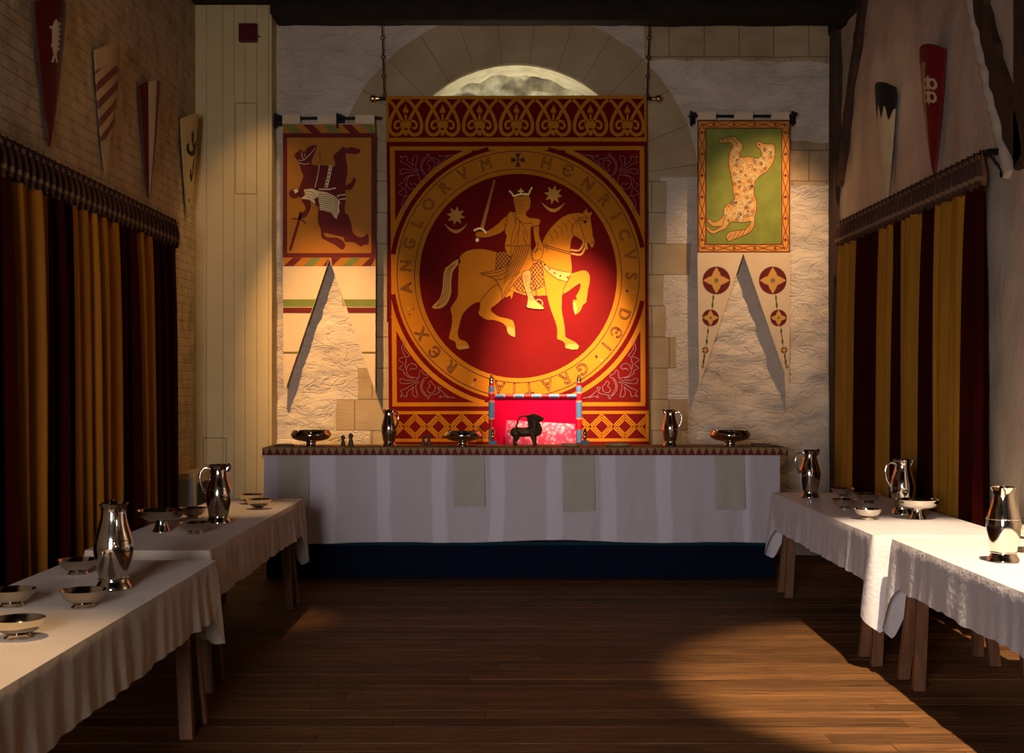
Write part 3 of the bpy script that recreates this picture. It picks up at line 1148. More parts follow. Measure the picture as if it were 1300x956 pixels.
    # breast strap with studs
    band = [(688, 331.6), (695.2, 338.8), (710.3, 343.8), (725.6, 346.3), (720.3, 358.2), (707.8, 354.5), (696.5, 346.3), (688.4, 337)]
    c.poly(band, PALE, 7)
    c.line(band, .8, INK, 8, closed=True)
    for x, y in ((691, 336.5), (697.5, 341.8), (704, 346.6), (711.5, 350), (720.3, 352)):
        c.ell((x, y), 1.2, 1.2, INK, 8, 10)
    # saddle cloth in lattice
    sad1 = [(630.6, 319.8), (645, 319.2), (649, 328), (645, 336), (637, 341.5), (629, 344)]
    sad2 = [(676, 336), (687, 331), (689.5, 345), (691, 363), (682, 367), (664, 372), (656, 368), (651, 362), (661, 349), (670, 343)]
    for s in (sad1, sad2):
        c.poly(s, GOLD, 7)
        c.lattice(s, 4.6, .9, INK, 8)
        c.line(s, .8, INK, 8, closed=True)
    # king
    robe = [(651.7, 251.4), (661, 249), (671.4, 248.6), (673.8, 256.4), (672.2, 265.2), (668.4, 269), (667.8, 272.7), (671.4, 276.3), (683.9, 277.7), (686, 281.5), (684, 286.5), (677, 289), (673.9, 289), (674, 305), (674, 320.4), (676, 330), (676.4, 337.5), (670, 343.8), (660, 352), (651.3, 361.4), (644, 372), (637.4, 380.8), (637.5, 371), (633.3, 361.8), (627.6, 354), (618, 350), (609.5, 347), (627.9, 343.8), (640, 339), (645.4, 335), (649.4, 326.4), (644.6, 324.6), (642, 318), (640.4, 311.6), (643, 300.3), (641, 295.3), (641.5, 285), (644.2, 272.7), (649.2, 268.3), (654.2, 270.2), (653.6, 262.7)]
    rp = c.poly(robe, GOLD, 9, 2)
    c.line(rp, .75, INK, 10, closed=True)
    arm = [(645, 273), (632.9, 283.6), (622.8, 291.2), (615.3, 294), (605.6, 294.2), (604, 300.3), (615.3, 301.8), (627.9, 299), (640.8, 291.6)]
    ap = c.poly(arm, GOLD, 8, 2)
    c.line(ap, .5, INK, 9, closed=True)
    arm2 = [(677, 288.6), (684, 286.8), (684.4, 298), (687, 306.6), (690.4, 312.9), (688, 326), (682, 330.8), (676.6, 329), (675.4, 321), (680, 312), (677.4, 302)]
    ap = c.poly(arm2, GOLD, 8, 2)
    c.line(ap, .7, INK, 9, closed=True)
    c.poly([(674.2, 289.4), (677, 289.6), (678.5, 302), (680.4, 311), (675, 320)], RED, 10)
    J = lambda p, w=.7: c.line(p, w, INK, 11, 3)
    for k in range(6):
        y = 254 + 3.4 * k
        J([(653.5, y), (660, y + .8), (666, y + .6 - .2 * k)], .45)
    J([(655, 270), (654.5, 285), (650, 300), (648.5, 311)])
    J([(657, 276), (660, 285), (656, 298), (652, 310)])
    J([(658, 279), (666, 289), (670, 302)])
    J([(660, 290), (658, 300), (657, 311)])
    J([(664, 292), (665, 301), (668, 310)])
    J([(656, 277), (662, 282), (668, 284), (674, 283)])
    J([(640.6, 311.5), (655, 312.2), (674, 311.6)], .9)
    J([(649, 313), (648.5, 322), (651, 326)])
    for k in range(7):
        u = k / 6
        J([(654 + 18 * u, 313), (652 + 18 * u - 2, 326), (649 + 17 * u - 6, 342), (640 + 14 * u, 360 - 10 * u)], .75)
    J([(612, 347.3), (630, 346.5), (644, 340), (650, 332)])
    J([(620, 351), (634, 350), (646, 343)])
    J([(628, 355), (638, 354), (646, 348)])
    J([(638, 378), (643, 366), (652, 352)])
    J([(641, 374), (650, 358), (660, 345)])
    J([(649.5, 269), (653, 275), (654, 284)])
    J([(674, 282), (676, 286), (674, 289)])
    J([(678, 292), (681, 291), (683, 295)], .5)
    J([(681, 308), (684, 312), (679, 320)], .6)
    J([(678, 322), (684, 316), (688, 318)], .6)
    # leg
    leg = [(662.6, 347.6), (668, 343.5), (674, 345), (673.3, 365), (677.7, 377.7), (681.4, 382.7), (690.4, 390), (687.7, 392.8), (670, 390.9), (669, 386.5), (670, 377.7), (665, 362.6)]
    lp = c.poly(leg, PALE, 12, 2)
    c.line(lp, .7, INK, 13, closed=True)
    for k in range(13):
        y = 350 + 2.5 * k
        x0 = 663.5 + max(0, y - 352) * .22
        c.line([(x0 + .5, y), (x0 + 8, y + .5)], .4, INK, 13)
    c.ring((684, 385.5), (4.2, 4.6), (5.4, 5.8), PALE, 11, 24)
    J([(673, 346), (677, 360), (682, 380)])
    J([(676, 346), (680, 362), (683, 379)])
    J([(669, 388), (665.5, 388.6)], 1)
    # strips of saddle tassel
    c.poly([(645, 369), (652, 370.4), (650.6, 376), (649, 379.5), (648, 375), (641.5, 378), (642, 372)], GOLD, 7)
    # crown, sword
    c.line([(647.3, 243.4), (649.5, 245), (652, 249.5)], 1.7, YEL, 12)
    c.line([(652, 249.4), (661.3, 246.6), (671.6, 247.2)], 2.4, YEL, 12, 3)
    c.line([(671.2, 247), (672.6, 243), (674.6, 239.4)], 1.7, YEL, 12)
    c.line([(661.3, 239.5), (661.3, 247)], 1.7, YEL, 12)
    c.line([(657.8, 242.8), (664.8, 242.8)], 1.7, YEL, 12)
    for x, y in ((647.2, 243.2), (674.8, 239)):
        c.ell((x, y), 1.3, 1.3, YEL, 12, 10)
    c.line([(612, 290), (627.9, 228.8)], 4.4, PALE, 7, 0, 1.6)
    c.line([(613, 287), (627.4, 231)], .7, INK, 8)
    c.line([(601.5, 293), (607.8, 290.2), (612.8, 291.3), (617.4, 296.2)], 2.6, CREAM, 11, 3)
    c.ell((606, 304.8), 2.3, 2.5, CREAM, 11, 14)
    bmesh.ops.transform(c.bm, matrix=inv, verts=c.bm.verts)
    c.build('painted_cloth', mats, t, recalc=False)
    # rod with knobs
    b = B()
    zr = WZ(124.5, Y)
    b.tube([(WX(477, Y), Y + .02, zr), (WX(832, Y), Y + .02, zr)], .017, 12)
    bmesh.ops.transform(b.bm, matrix=inv, verts=b.bm.verts)
    rod = b.build('rod', M['black_iron'], t, smooth=True)
    for px in (473, 836):
        b = B()
        b.ball((WX(px, Y), Y + .02, zr), .036)
        b.tube([(WX(px, Y), Y + .02, zr), (WX(px + (8 if px < 600 else -8), Y), Y + .02, zr)], .02, 12)
        bmesh.ops.transform(b.bm, matrix=inv, verts=b.bm.verts)
        b.build('finial', M['brass'], rod, smooth=True)
    # chains
    for nm, pa, pb, side in (('hanging_chain', 484.5, 487.5, 'left'), ('hanging_chain', 825, 821.5, 'right')):
        b = B()
        xa, xb = WX(pa, Y), WX(pb, Y)
        za, zb = 5.02, zr + .012
        segs = 4
        pts = [(xa + (xb - xa) * i / segs, Y + .02, za + (zb - za) * i / segs) for i in range(segs + 1)]
        for p, q in zip(pts, pts[1:]):
            p, q = Vector(p), Vector(q)
            d = (q - p).normalized()
            b.tube([p + d * .025, q - d * .025], .0062, 8)
            b.torus(q - d * .012, .016, .0045, 'Y')
            b.torus(p + d * .014, .014, .0045, 'X')
        o = b.build(nm, M['black_iron'], smooth=True, loc=(xb, Y + .02, zb))
        tag(o, 'thin black iron chain holding the %s end of the great banner rod' % side, 'chain', 'chains of the great banner')


build_great_banner()


def pennant_rod(t, inv, Y, x0, x1, y, brackets):
    b = B()
    b.tube([(WX(x0, Y), Y + .021, WZ(y, Y)), (WX(x1, Y), Y + .021, WZ(y, Y))], .013, 10)
    bmesh.ops.transform(b.bm, matrix=inv, verts=b.bm.verts)
    b.build('pole', M['black_iron'], t, smooth=True)
    for px in brackets:
        b = B()
        x = WX(px, Y)
        z = WZ(y, Y)
        b.box((x, Y + .038, z + .012), (.05, .137, .028))
        b.box((x - .018, Y - .015, z - .03), (.02, .02, .14))
        b.box((x + .012, 11.868, z - .01), (.05, .02, .10))
        bmesh.ops.transform(b.bm, matrix=inv, verts=b.bm.verts)
        b.build('bracket', M['black_iron'], t, bevel=.004)


def build_left_pennant():
    Y = 11.77
    t = thing('swallowtail_banner', 'swallow-tailed banner with dark red mounted swordsman painted sideways on amber', 'banner', (WX(418, Y), Y, WZ(150, Y)))
    inv = Matrix.Translation(-Vector(t.location))
    c = Cloth(Y)
    CR, AM, RD, GR, OL, LT = range(6)
    mats = [M['pennant_cream'], M['pennant_amber'], M['pennant_red'], M['pennant_green'], M['pennant_olive'], M['banner_cream']]
    c.slab([(358.5, 157), (475.5, 157), (477, 330), (476.3, 497), (418.2, 329), (362.5, 494), (360, 490), (359, 330)], CR)
    for a, d in ((358.5, 381), (403, 427), (451, 475.5)):
        c.slab([(a, 146), (d, 146), (d, 157.5), (a, 157.5)], CR)

    def stripes(y0, y1, phase, sgn):
        c.rect(359, y0, 476.3, y1, AM, 1)
        k = 0
        x = 345 + phase
        while x < 490:
            m = (GR, AM, RD, AM)[k % 4]
            sl = sgn * (y1 - y0)
            pts = [(x, y0), (x + 12, y0), (x + 12 + sl, y1), (x + sl, y1)]
            pts = [(min(max(p[0], 359.2), 476.2), p[1]) for p in pts]
            if m != AM and max(p[0] for p in pts) - min(p[0] for p in pts) > 1:
                c.poly(pts, m, 2)
            x += 12.3
            k += 1
    stripes(158, 169, 15, 1.0)
    c.rect(359, 169, 476.8, 327, RD, 1)
    c.rect(364.6, 174.8, 471.4, 321.4, AM, 2)
    # striped strip under the frame stops at the fork
    for half in ([(359.3, 327), (418.2, 327), (414.6, 338), (359.4, 338)], [(418.4, 327), (476.9, 327), (476.9, 338), (421.6, 338)]):
        c.poly(half, AM, 1)
        x = 336
        k = 0
        while x < 500:
            m = (GR, AM, RD, AM)[k % 4]
            if m != AM:
                q = [(x + 11, 327.2), (x + 23, 327.2), (x + 12, 337.8), (x, 337.8)]
                lo, hi = half[0][0], half[1][0]
                q = [(min(max(p[0], lo), hi - (0 if hi > 430 else (p[1] - 327) * .33) if hi < 430 else hi), p[1]) for p in q]
                if lo > 400:
                    q = [(max(p[0], lo + (p[1] - 327) * .3), p[1]) for p in q]
                if max(p[0] for p in q) - min(p[0] for p in q) > 2:
                    c.poly(q, m, 2)
            x += 12.3
            k += 1

    def tailband(y0, y1, m):
        lx = lambda y: 418.2 - (y - 329) * (55.7 / 165.)
        rx = lambda y: 418.2 + (y - 329) * (58.1 / 168.)
        c.poly([(359.3, y0), (lx(y0) - .4, y0), (lx(y1) - .4, y1), (359.6, y1)], m, 1)
        c.poly([(rx(y0) + .4, y0), (476.7, y0), (476.6, y1), (rx(y1) + .4, y1)], m, 1)
    tailband(380, 389.6, GR)
    tailband(390.4, 397.6, RD)
    tailband(446.5, 449, OL)
    horse = [(401, 184), (402, 188.8), (398.3, 197.3), (395.5, 206.7), (399, 209.6), (416, 210), (425, 211), (424.6, 203.9), (423, 198), (426.5, 194.5), (430.3, 191.6), (435, 186.5), (439.7, 188.2), (445.4, 187), (454.8, 188.8), (458, 191.6), (454.8, 195), (447.2, 195.9), (440, 194.6), (439.2, 200), (441, 210.5), (441, 220.8), (439.4, 228.4), (438.5, 236), (438.8, 248), (438.8, 254), (437.8, 269.2), (442.5, 273.9), (446.3, 285.2), (448.2, 295.5), (456.6, 301.2), (462.3, 300.2), (467, 296.5), (468, 309.6), (462.3, 310.6), (458, 313), (449, 307.8), (438.8, 307.3), (436.9, 304), (436, 301.2), (424.6, 298.4), (411.5, 295.5), (415.2, 301.2), (427.5, 301.6), (435, 305.9), (438.3, 311.5), (434.5, 317.2), (424.6, 310.6), (413.4, 305), (408.2, 301.2), (407.2, 291.8), (403.5, 280.5), (404, 268.2), (405, 257), (396, 248), (386, 242), (380.4, 237.8), (385, 224.6), (382.3, 217), (379.5, 206.7), (373.8, 197.3), (379.5, 192), (386, 192.6), (392.6, 186)]
    hp = c.poly(horse, RD, 3, 3)
    c.poly([(377, 199), (372.5, 198.5), (378.5, 192.5)], RD, 4)
    c.poly([(379, 193.5), (379.6, 189), (385.5, 193)], RD, 4)
    foot = [(438, 236), (445.4, 232), (449, 225.5), (451.5, 226.5), (451, 232), (446.3, 240.6), (438, 241)]
    c.poly(foot, RD, 4, 2)
    skirt = [(386, 240.6), (396.4, 239.6), (404, 242.5), (415, 244.4), (424.6, 249), (432, 256.6), (430.3, 261), (431, 268.2), (427, 278.4), (420, 270), (412, 267.5), (405.8, 266.4), (405.8, 258), (400.2, 258.8), (392.6, 253.2), (382.3, 252.2), (388, 247.5)]
    c.poly(skirt, LT, 5, 0)
    for k in range(8):
        u = k / 7
        c.line([(404, 246 + 18 * u), (415, 247.5 + 19 * u), (424, 251 + 21 * u), (429, 257 + 17 * u)], .8, RD, 6, 3)
    for k in range(3):
        c.line([(388, 243 + 3 * k), (396, 244 + 4 * k), (402, 249 + 4 * k)], .6, RD, 6, 3)
    c.poly([(399, 252), (404.5, 250), (405, 263), (401, 261)], RD, 6)
    c.ell((373.8, 245.8), 6.8, 6.2, RD, 4, 20)
    c.poly([(379, 239), (386, 239.6), (387, 249), (380, 252)], RD, 4)
    c.poly([(372, 241), (377, 240), (379, 243), (375, 246), (374, 243.4)], LT, 5)
    arm = [(382.3, 253.2), (392.6, 254), (394.8, 258.8), (393.6, 267.3), (386, 277.6), (378.5, 276), (383, 270.5), (388.4, 266), (386, 259)]
    c.poly(arm, RD, 4, 2)
    c.line([(382, 268.8), (380, 278.5), (368.2, 318)], 3.4, RD, 4)
    c.line([(370.5, 277.6), (381, 278), (388.4, 283.5)], 1.8, RD, 4)
    # light drawing
    W = lambda p, w=.7: c.line(p, w, LT, 6, 3)
    W([(405.8, 209.5), (403.6, 222), (400, 238)], .8)
    c.line([(405.8, 209.5), (406.5, 201), (405.5, 192)], .6, RD, 4, 3)
    W([(379, 203.5), (386, 203), (394, 195.5), (400.5, 187.5)])
    W([(379, 206), (386, 208.6), (393, 207.5)], .6)
    W([(383, 193.5), (384, 200), (387, 203)], .6)
    W([(386, 195), (388, 199)], .5)
    c.line([(420, 210.5), (417.5, 224), (414, 238)], 4.2, LT, 6)
    for k in range(6):
        c.ell((419.6 - k * 1.05, 213 + 4.6 * k), 1.0, 1.3, RD, 7, 8)
    W([(405, 240.2), (418, 240.4), (426.5, 238.6)], 1.6)
    W([(428.5, 248.4), (438.5, 247)], 1.2)
    W([(430.5, 253.4), (438.8, 252.4)], 1.2)
    W([(428.5, 248.4), (428.8, 251)], 1)
    bmesh.ops.transform(c.bm, matrix=inv, verts=c.bm.verts)
    c.build('painted_cloth', mats, t, recalc=False)
    pennant_rod(t, inv, Y, 350, 484, 149.5, (352, 431))


def build_right_pennant():
    Y = 11.77
    t = thing('swallowtail_banner', 'swallow-tailed banner with gold long-tailed beast on green in an orange border', 'banner', (WX(944, Y), Y, WZ(147, Y)))
    inv = Matrix.Translation(-Vector(t.location))
    c = Cloth(Y)
    CR, OR, DK, GN, GD, LT, RD, OL = range(8)
    mats = [M['pennant_cream'], M['pennant_orange'], M['pennant_dark'], M['field_green'], M['beast_gold'], M['banner_cream'], M['pennant_red'], M['pennant_green']]
    c.slab([(885.4, 152), (1002.5, 152), (1003.3, 330), (1001.8, 490), (943.6, 322), (887.5, 491), (885.5, 330)], CR)
    for a, d in ((886, 909), (932, 956), (979, 1002)):
        c.slab([(a, 142.5), (d, 142.5), (d, 152.5), (a, 152.5)], CR)
    c.rect(885.4, 152.4, 1003, 320.6, DK, 1)
    c.rect(887.2, 154.2, 1001.4, 319, OR, 2)
    c.rect(895.4, 162.2, 993, 311, DK, 3)
    c.rect(896.8, 163.6, 991.8, 309.6, GN, 4)
    # running leaf scroll of the border
    for x in (891.3, 997.2):
        for ph in (0, PI):
            c.line([(x + 3.4 * math.sin(PI * (y - 156) / 27.5 + ph), y) for y in range(157, 318, 3)], .9, DK, 3)
        for k in range(6):
            c.star((x, 168.5 + 27.2 * k), 3.0, 1.2, 4, RD, 4, .3)
    for y in (158.2, 315):
        for ph in (0, PI):
            c.line([(x, y + 2.9 * math.sin(PI * (x - 894) / 25 + ph)) for x in range(890, 999, 3)], .9, DK, 3)
        for k in range(4):
            c.star((906 + 26 * k, y), 2.7, 1.1, 4, RD, 4, .3)
    beast = [(912.4, 178.2), (921.8, 175), (927, 174.6), (933.3, 173.2), (937, 178.2), (942.8, 183.5), (942.2, 189.7), (939.6, 195), (939.8, 199.7), (951, 199.0), (962.6, 201.3), (966.8, 197), (964.7, 189.7), (960.5, 186), (960.5, 180.3), (965.8, 180.3), (968.9, 182.4), (979.4, 183), (981.5, 183.2), (983.6, 187.7), (983.6, 196), (981.5, 206.5), (974, 217), (962.6, 225.3), (957.9, 232.6), (957.4, 246), (960.5, 257.2), (960, 268.7), (957.9, 276), (957.9, 285.4), (952.2, 294.9), (942.8, 299.6), (930.2, 304.3), (925, 306.4), (921.8, 302.2), (925, 294.9), (938.6, 292.2), (947, 290.7), (953.2, 281.3), (942.8, 282.8), (928, 281.8), (921.8, 289.6), (914.5, 292.8), (905, 297), (897.3, 291.7), (897.6, 286.8), (905, 292.6), (916.6, 287), (905, 287.5), (897.3, 280.2), (901, 278), (907, 282.3), (917.7, 275), (918.7, 265.6), (924, 259.3), (932.3, 254), (930.6, 243.6), (929.6, 233), (928, 222.2), (925, 208.6), (926, 194), (930.2, 185.6), (926, 180.8), (915.6, 182.4)]
    bp = c.poly(beast, GD, 5, 3)
    c.line(bp, .8, DK, 6, closed=True)
    inner = bp
    rnd = random.Random(11)

    def spiral(cx, cy, r, m, l, turns=2.2, w=.7):
        pts = []
        n = 22
        a0 = rnd.uniform(0, 6.28)
        for i in range(n):
            u = i / (n - 1)
            pts.append((cx + r * u * math.cos(a0 + turns * 2 * PI * u), cy + r * u * math.sin(a0 + turns * 2 * PI * u)))
        if all(inside(p, inner) for p in pts):
            c.line(pts, w, m, l)
    for (x, y, r) in ((952, 212, 8), (940, 207, 5), (935, 217, 5), (945, 224, 6), (955, 222, 4.5), (942, 235, 6), (950, 236, 4), (937, 228, 3.5), (945, 247, 5), (953, 247, 4), (940, 256, 5), (950, 259, 5), (933, 263, 4), (930, 273, 5.5), (941, 270, 6), (951, 270, 5), (940, 278, 3.6), (972, 205, 5), (966, 211, 4.5), (977, 197, 4), (971, 190, 4.5), (978, 189, 3), (958, 205, 3.5), (932, 200, 4), (935, 190, 3.4), (922, 271, 3), (968, 200, 3.4), (965, 218, 3)):
        spiral(x, y, r, LT, 7)
        spiral(x + 1.2, y + .8, r * .8, RD, 6, 1.8, .5)
    tries = 0
    while tries < 260:
        tries += 1
        x, y = rnd.uniform(922, 983), rnd.uniform(184, 284)
        if inside((x, y), inner):
            r = rnd.uniform(1.6, 3.4)
            spiral(x, y, r, LT if tries % 3 else RD, 8, 1.6, .55)
    for k in range(5):
        c.line([(953 - 6.2 * k, 288 + 2.2 * k), (950 - 6.2 * k, 294 + 2.0 * k), (947 - 6.2 * k, 299 + 1.2 * k)], .7, DK, 6, 3)
    c.line([(917, 176.5), (918, 182)], .7, DK, 6)
    c.line([(922, 178), (931, 177), (937, 186), (938, 196)], .7, DK, 6, 3)
    c.line([(932, 254), (924, 264), (920, 276), (917, 287)], .7, DK, 6, 3)
    c.ell((964, 184), 1.3, 1.0, DK, 7, 10)
    # roundels on the tails
    for cx, cy, r in ((909.5, 356, 17.6), (902, 403.4, 10.6), (895.4, 444.5, 4.1), (892.2, 465.5, 2.0), (981, 356, 17.6), (988.4, 403.6, 10.6), (995.4, 444.5, 4.1), (999.2, 465.5, 2.0)):
        c.ell((cx, cy), r, r, RD, 2, 32)
        pts = []
        for i in range(4):
            a = i * PI / 2
            b2 = a + PI / 4
            pts += [(cx + r * .96 * math.sin(a), cy - r * .96 * math.cos(a))]
            for q in (.25, .5, .75):
                aa = a + q * PI / 2
                rr = r * (.46 + .16 * abs(q - .5) * 4)
                pts += [(cx + rr * math.sin(aa), cy - rr * math.cos(aa))]
        c.poly(pts, GD, 3)
        c.ell((cx, cy), r * .17, r * .17, OL, 4, 14)
    for s, ch in ((-1, ((906, 373.5), (904, 392))), (-1, ((899.5, 414), (896.5, 440))), (-1, ((894.7, 448.6), (892.6, 463.5)))):
        for mirror in (0, 1):
            (xa, ya), (xb, yb) = ch
            if mirror:
                xa, xb = 1890.6 - xa, 1890.6 - xb
            c.line([(xa, ya), (xb, yb)], .7, OL, 2)
            for u, rr in ((.25, 1.7), (.5, 1.0), (.75, 1.9)):
                c.ell((xa + (xb - xa) * u, ya + (yb - ya) * u), rr * .75, rr * 1.9, OL, 2, 12)
    bmesh.ops.transform(c.bm, matrix=inv, verts=c.bm.verts)
    c.build('painted_cloth', mats, t, recalc=False)
    pennant_rod(t, inv, Y, 879, 1009, 146.8, (879.5, 1008))


build_left_pennant()
build_right_pennant()


# ---------------------------------------------------------------- shields
def build_shield(side, Yc, label, mats, fn, hw=.235, ztop=4.03, ztip=3.10, bulge=.085, round_top=.09):
    """long convex kite shield hung on a side wall; fn(u, v) gives the colour; u runs away from the camera"""
    wx = (XL + .02) if side < 0 else (XR - .035)
    t = thing('kite_shield', label, 'shield', (wx, Yc, ztip), 0, 'kite shields on the side walls')
    b = B()
    nu, nv = 64, 120
    H = ztop - ztip

    def pt(u, v, off):
        # u -1..1, v 0 top .. 1 tip
        w = hw * (1 - v ** 1.25) ** .92 if v < 1 else 0
        top = -round_top * (u * u) * (1 - v)
        dep = bulge * (1 - u * u) * (w / hw) ** .8 + .012
        x = (dep - off) * (1 if side < 0 else -1)
        return Vector((x, u * w, H * (1 - v) + top))
    fr, bk = [], []
    for k in range(nv + 1):
        v = k / nv
        v = min(v, .995)
        fr.append([b.bm.verts.new(pt(-1 + 2 * i / nu, v, 0)) for i in range(nu + 1)])
        bk.append([b.bm.verts.new(pt(-1 + 2 * i / nu, v, .012)) for i in range(nu + 1)])
    for k in range(nv):
        for i in range(nu):
            u, v = -1 + 2 * (i + .5) / nu, (k + .5) / nv
            b.bm.faces.new((fr[k][i], fr[k][i + 1], fr[k + 1][i + 1], fr[k + 1][i])).material_index = fn(u, v)
            b.bm.faces.new((bk[k][i], bk[k + 1][i], bk[k + 1][i + 1], bk[k][i + 1])).material_index = 0
    for k in range(nv):
        for i in (0, nu):
            b.bm.faces.new((fr[k][i], bk[k][i], bk[k + 1][i], fr[k + 1][i])).material_index = fn(-1 if i == 0 else 1, k / nv)
    for i in range(nu):
        for k in (0, nv):
            b.bm.faces.new((fr[k][i], bk[k][i], bk[k][i + 1], fr[k][i + 1])).material_index = fn(-1 + 2 * i / nu, k / nv)
    b.build('board', mats, t, smooth=True)
    b = B()
    b.box((-.012 if side < 0 else .012, 0, H * .62), (.03, .05, .06))
    b.build('wall_hook', M['black_iron'], t)
    return t


def fish(u, v):
    # body along v between .13 and .42
    c = -.36
    d = v - .27
    if abs(d) < .12:
        w = .16 * math.sqrt(max(0, 1 - (d / .12) ** 2)) ** 1.2 + .02
        if abs(u - c) < w:
            return 1
    if .37 < v < .43 and abs(abs(u - c) - (v - .37) * 2.2) < .06:
        return 1
    if abs(v - .20) < .012 and -.26 < u - c < 0:
        return 1
    if abs(v - .32) < .010 and -.2 < u - c < 0:
        return 1
    if .17 < v < .36 and c < u < c + .26 and (v * 60) % 2 < .9:
        return 1
    return 0


def bends(u, v):
    if v < .16:
        return 0
    q = (v + u * .12)
    if u > .55:
        return 2
    return 1 if (q * 7.2) % 1 < .48 and v < .72 else 0


def pales(u, v):
    if u < -.70:
        return 1
    if -.22 < u < .12:
        return 2
    return 0


LION = [(562, 508), (570, 545), (566, 585), (585, 570), (597, 540), (592, 505), (605, 488), (618, 497), (612, 525), (605, 560), (598, 610), (590, 660), (582, 740), (568, 780), (556, 778), (545, 745), (552, 705), (560, 720), (560, 750), (568, 730), (566, 690), (580, 640), (560, 650), (540, 635), (528, 608), (530, 580), (542, 572), (540, 600), (550, 622), (566, 615), (556, 580), (552, 540)]
LION = [(-1 + (x - 515) * 1.35 / 105, (y - 430) / 535) for x, y in LION]


def lion(u, v):
    if inside((u, v), LION):
        return 1
    return 1 if abs(u + .62) < .09 and .81 < v < .85 else 0


def dancetty(u, v):
    tri = abs(((u + 1) * 2.3) % 1 - .5) * 2
    return 0 if v < .19 + .13 * (1 - tri) else 1


def quartered(u, v):
    # ring cross charge on red and gold halves
    for a, c in ((.36, .30), (.36, .40)):
        for s in (-1, 1):
            d = math.hypot((u - a - s * .22) / 1.0, (v - c) / .19)
            if .12 < d < .24 and abs(v - .35) > .01:
                return 2
    if abs(u - .36) < .05 and .24 < v < .46:
        return 2
    return 1 if u < .26 - .3 * v and v > .13 else 0


def quartered_r(u, v):
    return quartered(-u, v)


build_shield(-1, 7.90, 'dark red kite shield with a pale fish, nearest of the left wall shields', [M['shield_red'], M['shield_cream']], fish)
build_shield(-1, 9.0, 'tan kite shield with slanting dark red bands on the left wall', [M['tan_board'], M['shield_brown'], M['shield_yellow']], bends)
build_shield(-1, 10.05, 'buff kite shield with upright dark red stripes on the left wall', [M['pale_board'], M['shield_red'], M['shield_brown']], pales)
build_shield(-1, 11.28, 'pale yellow kite shield with a black rampant lion beside the cream boarding', [M['shield_yellow'], M['shield_black']], lion, hw=.23)
build_shield(1, 10.1, 'cream kite shield with jagged black top on the right wall', [M['shield_black'], M['shield_cream']], dancetty, hw=.225)
build_shield(1, 8.98, 'scarlet and tan kite shield with a pale ringed cross on the right wall', [M['shield_bright_red'], M['tan_board'], M['shield_cream']], quartered_r)


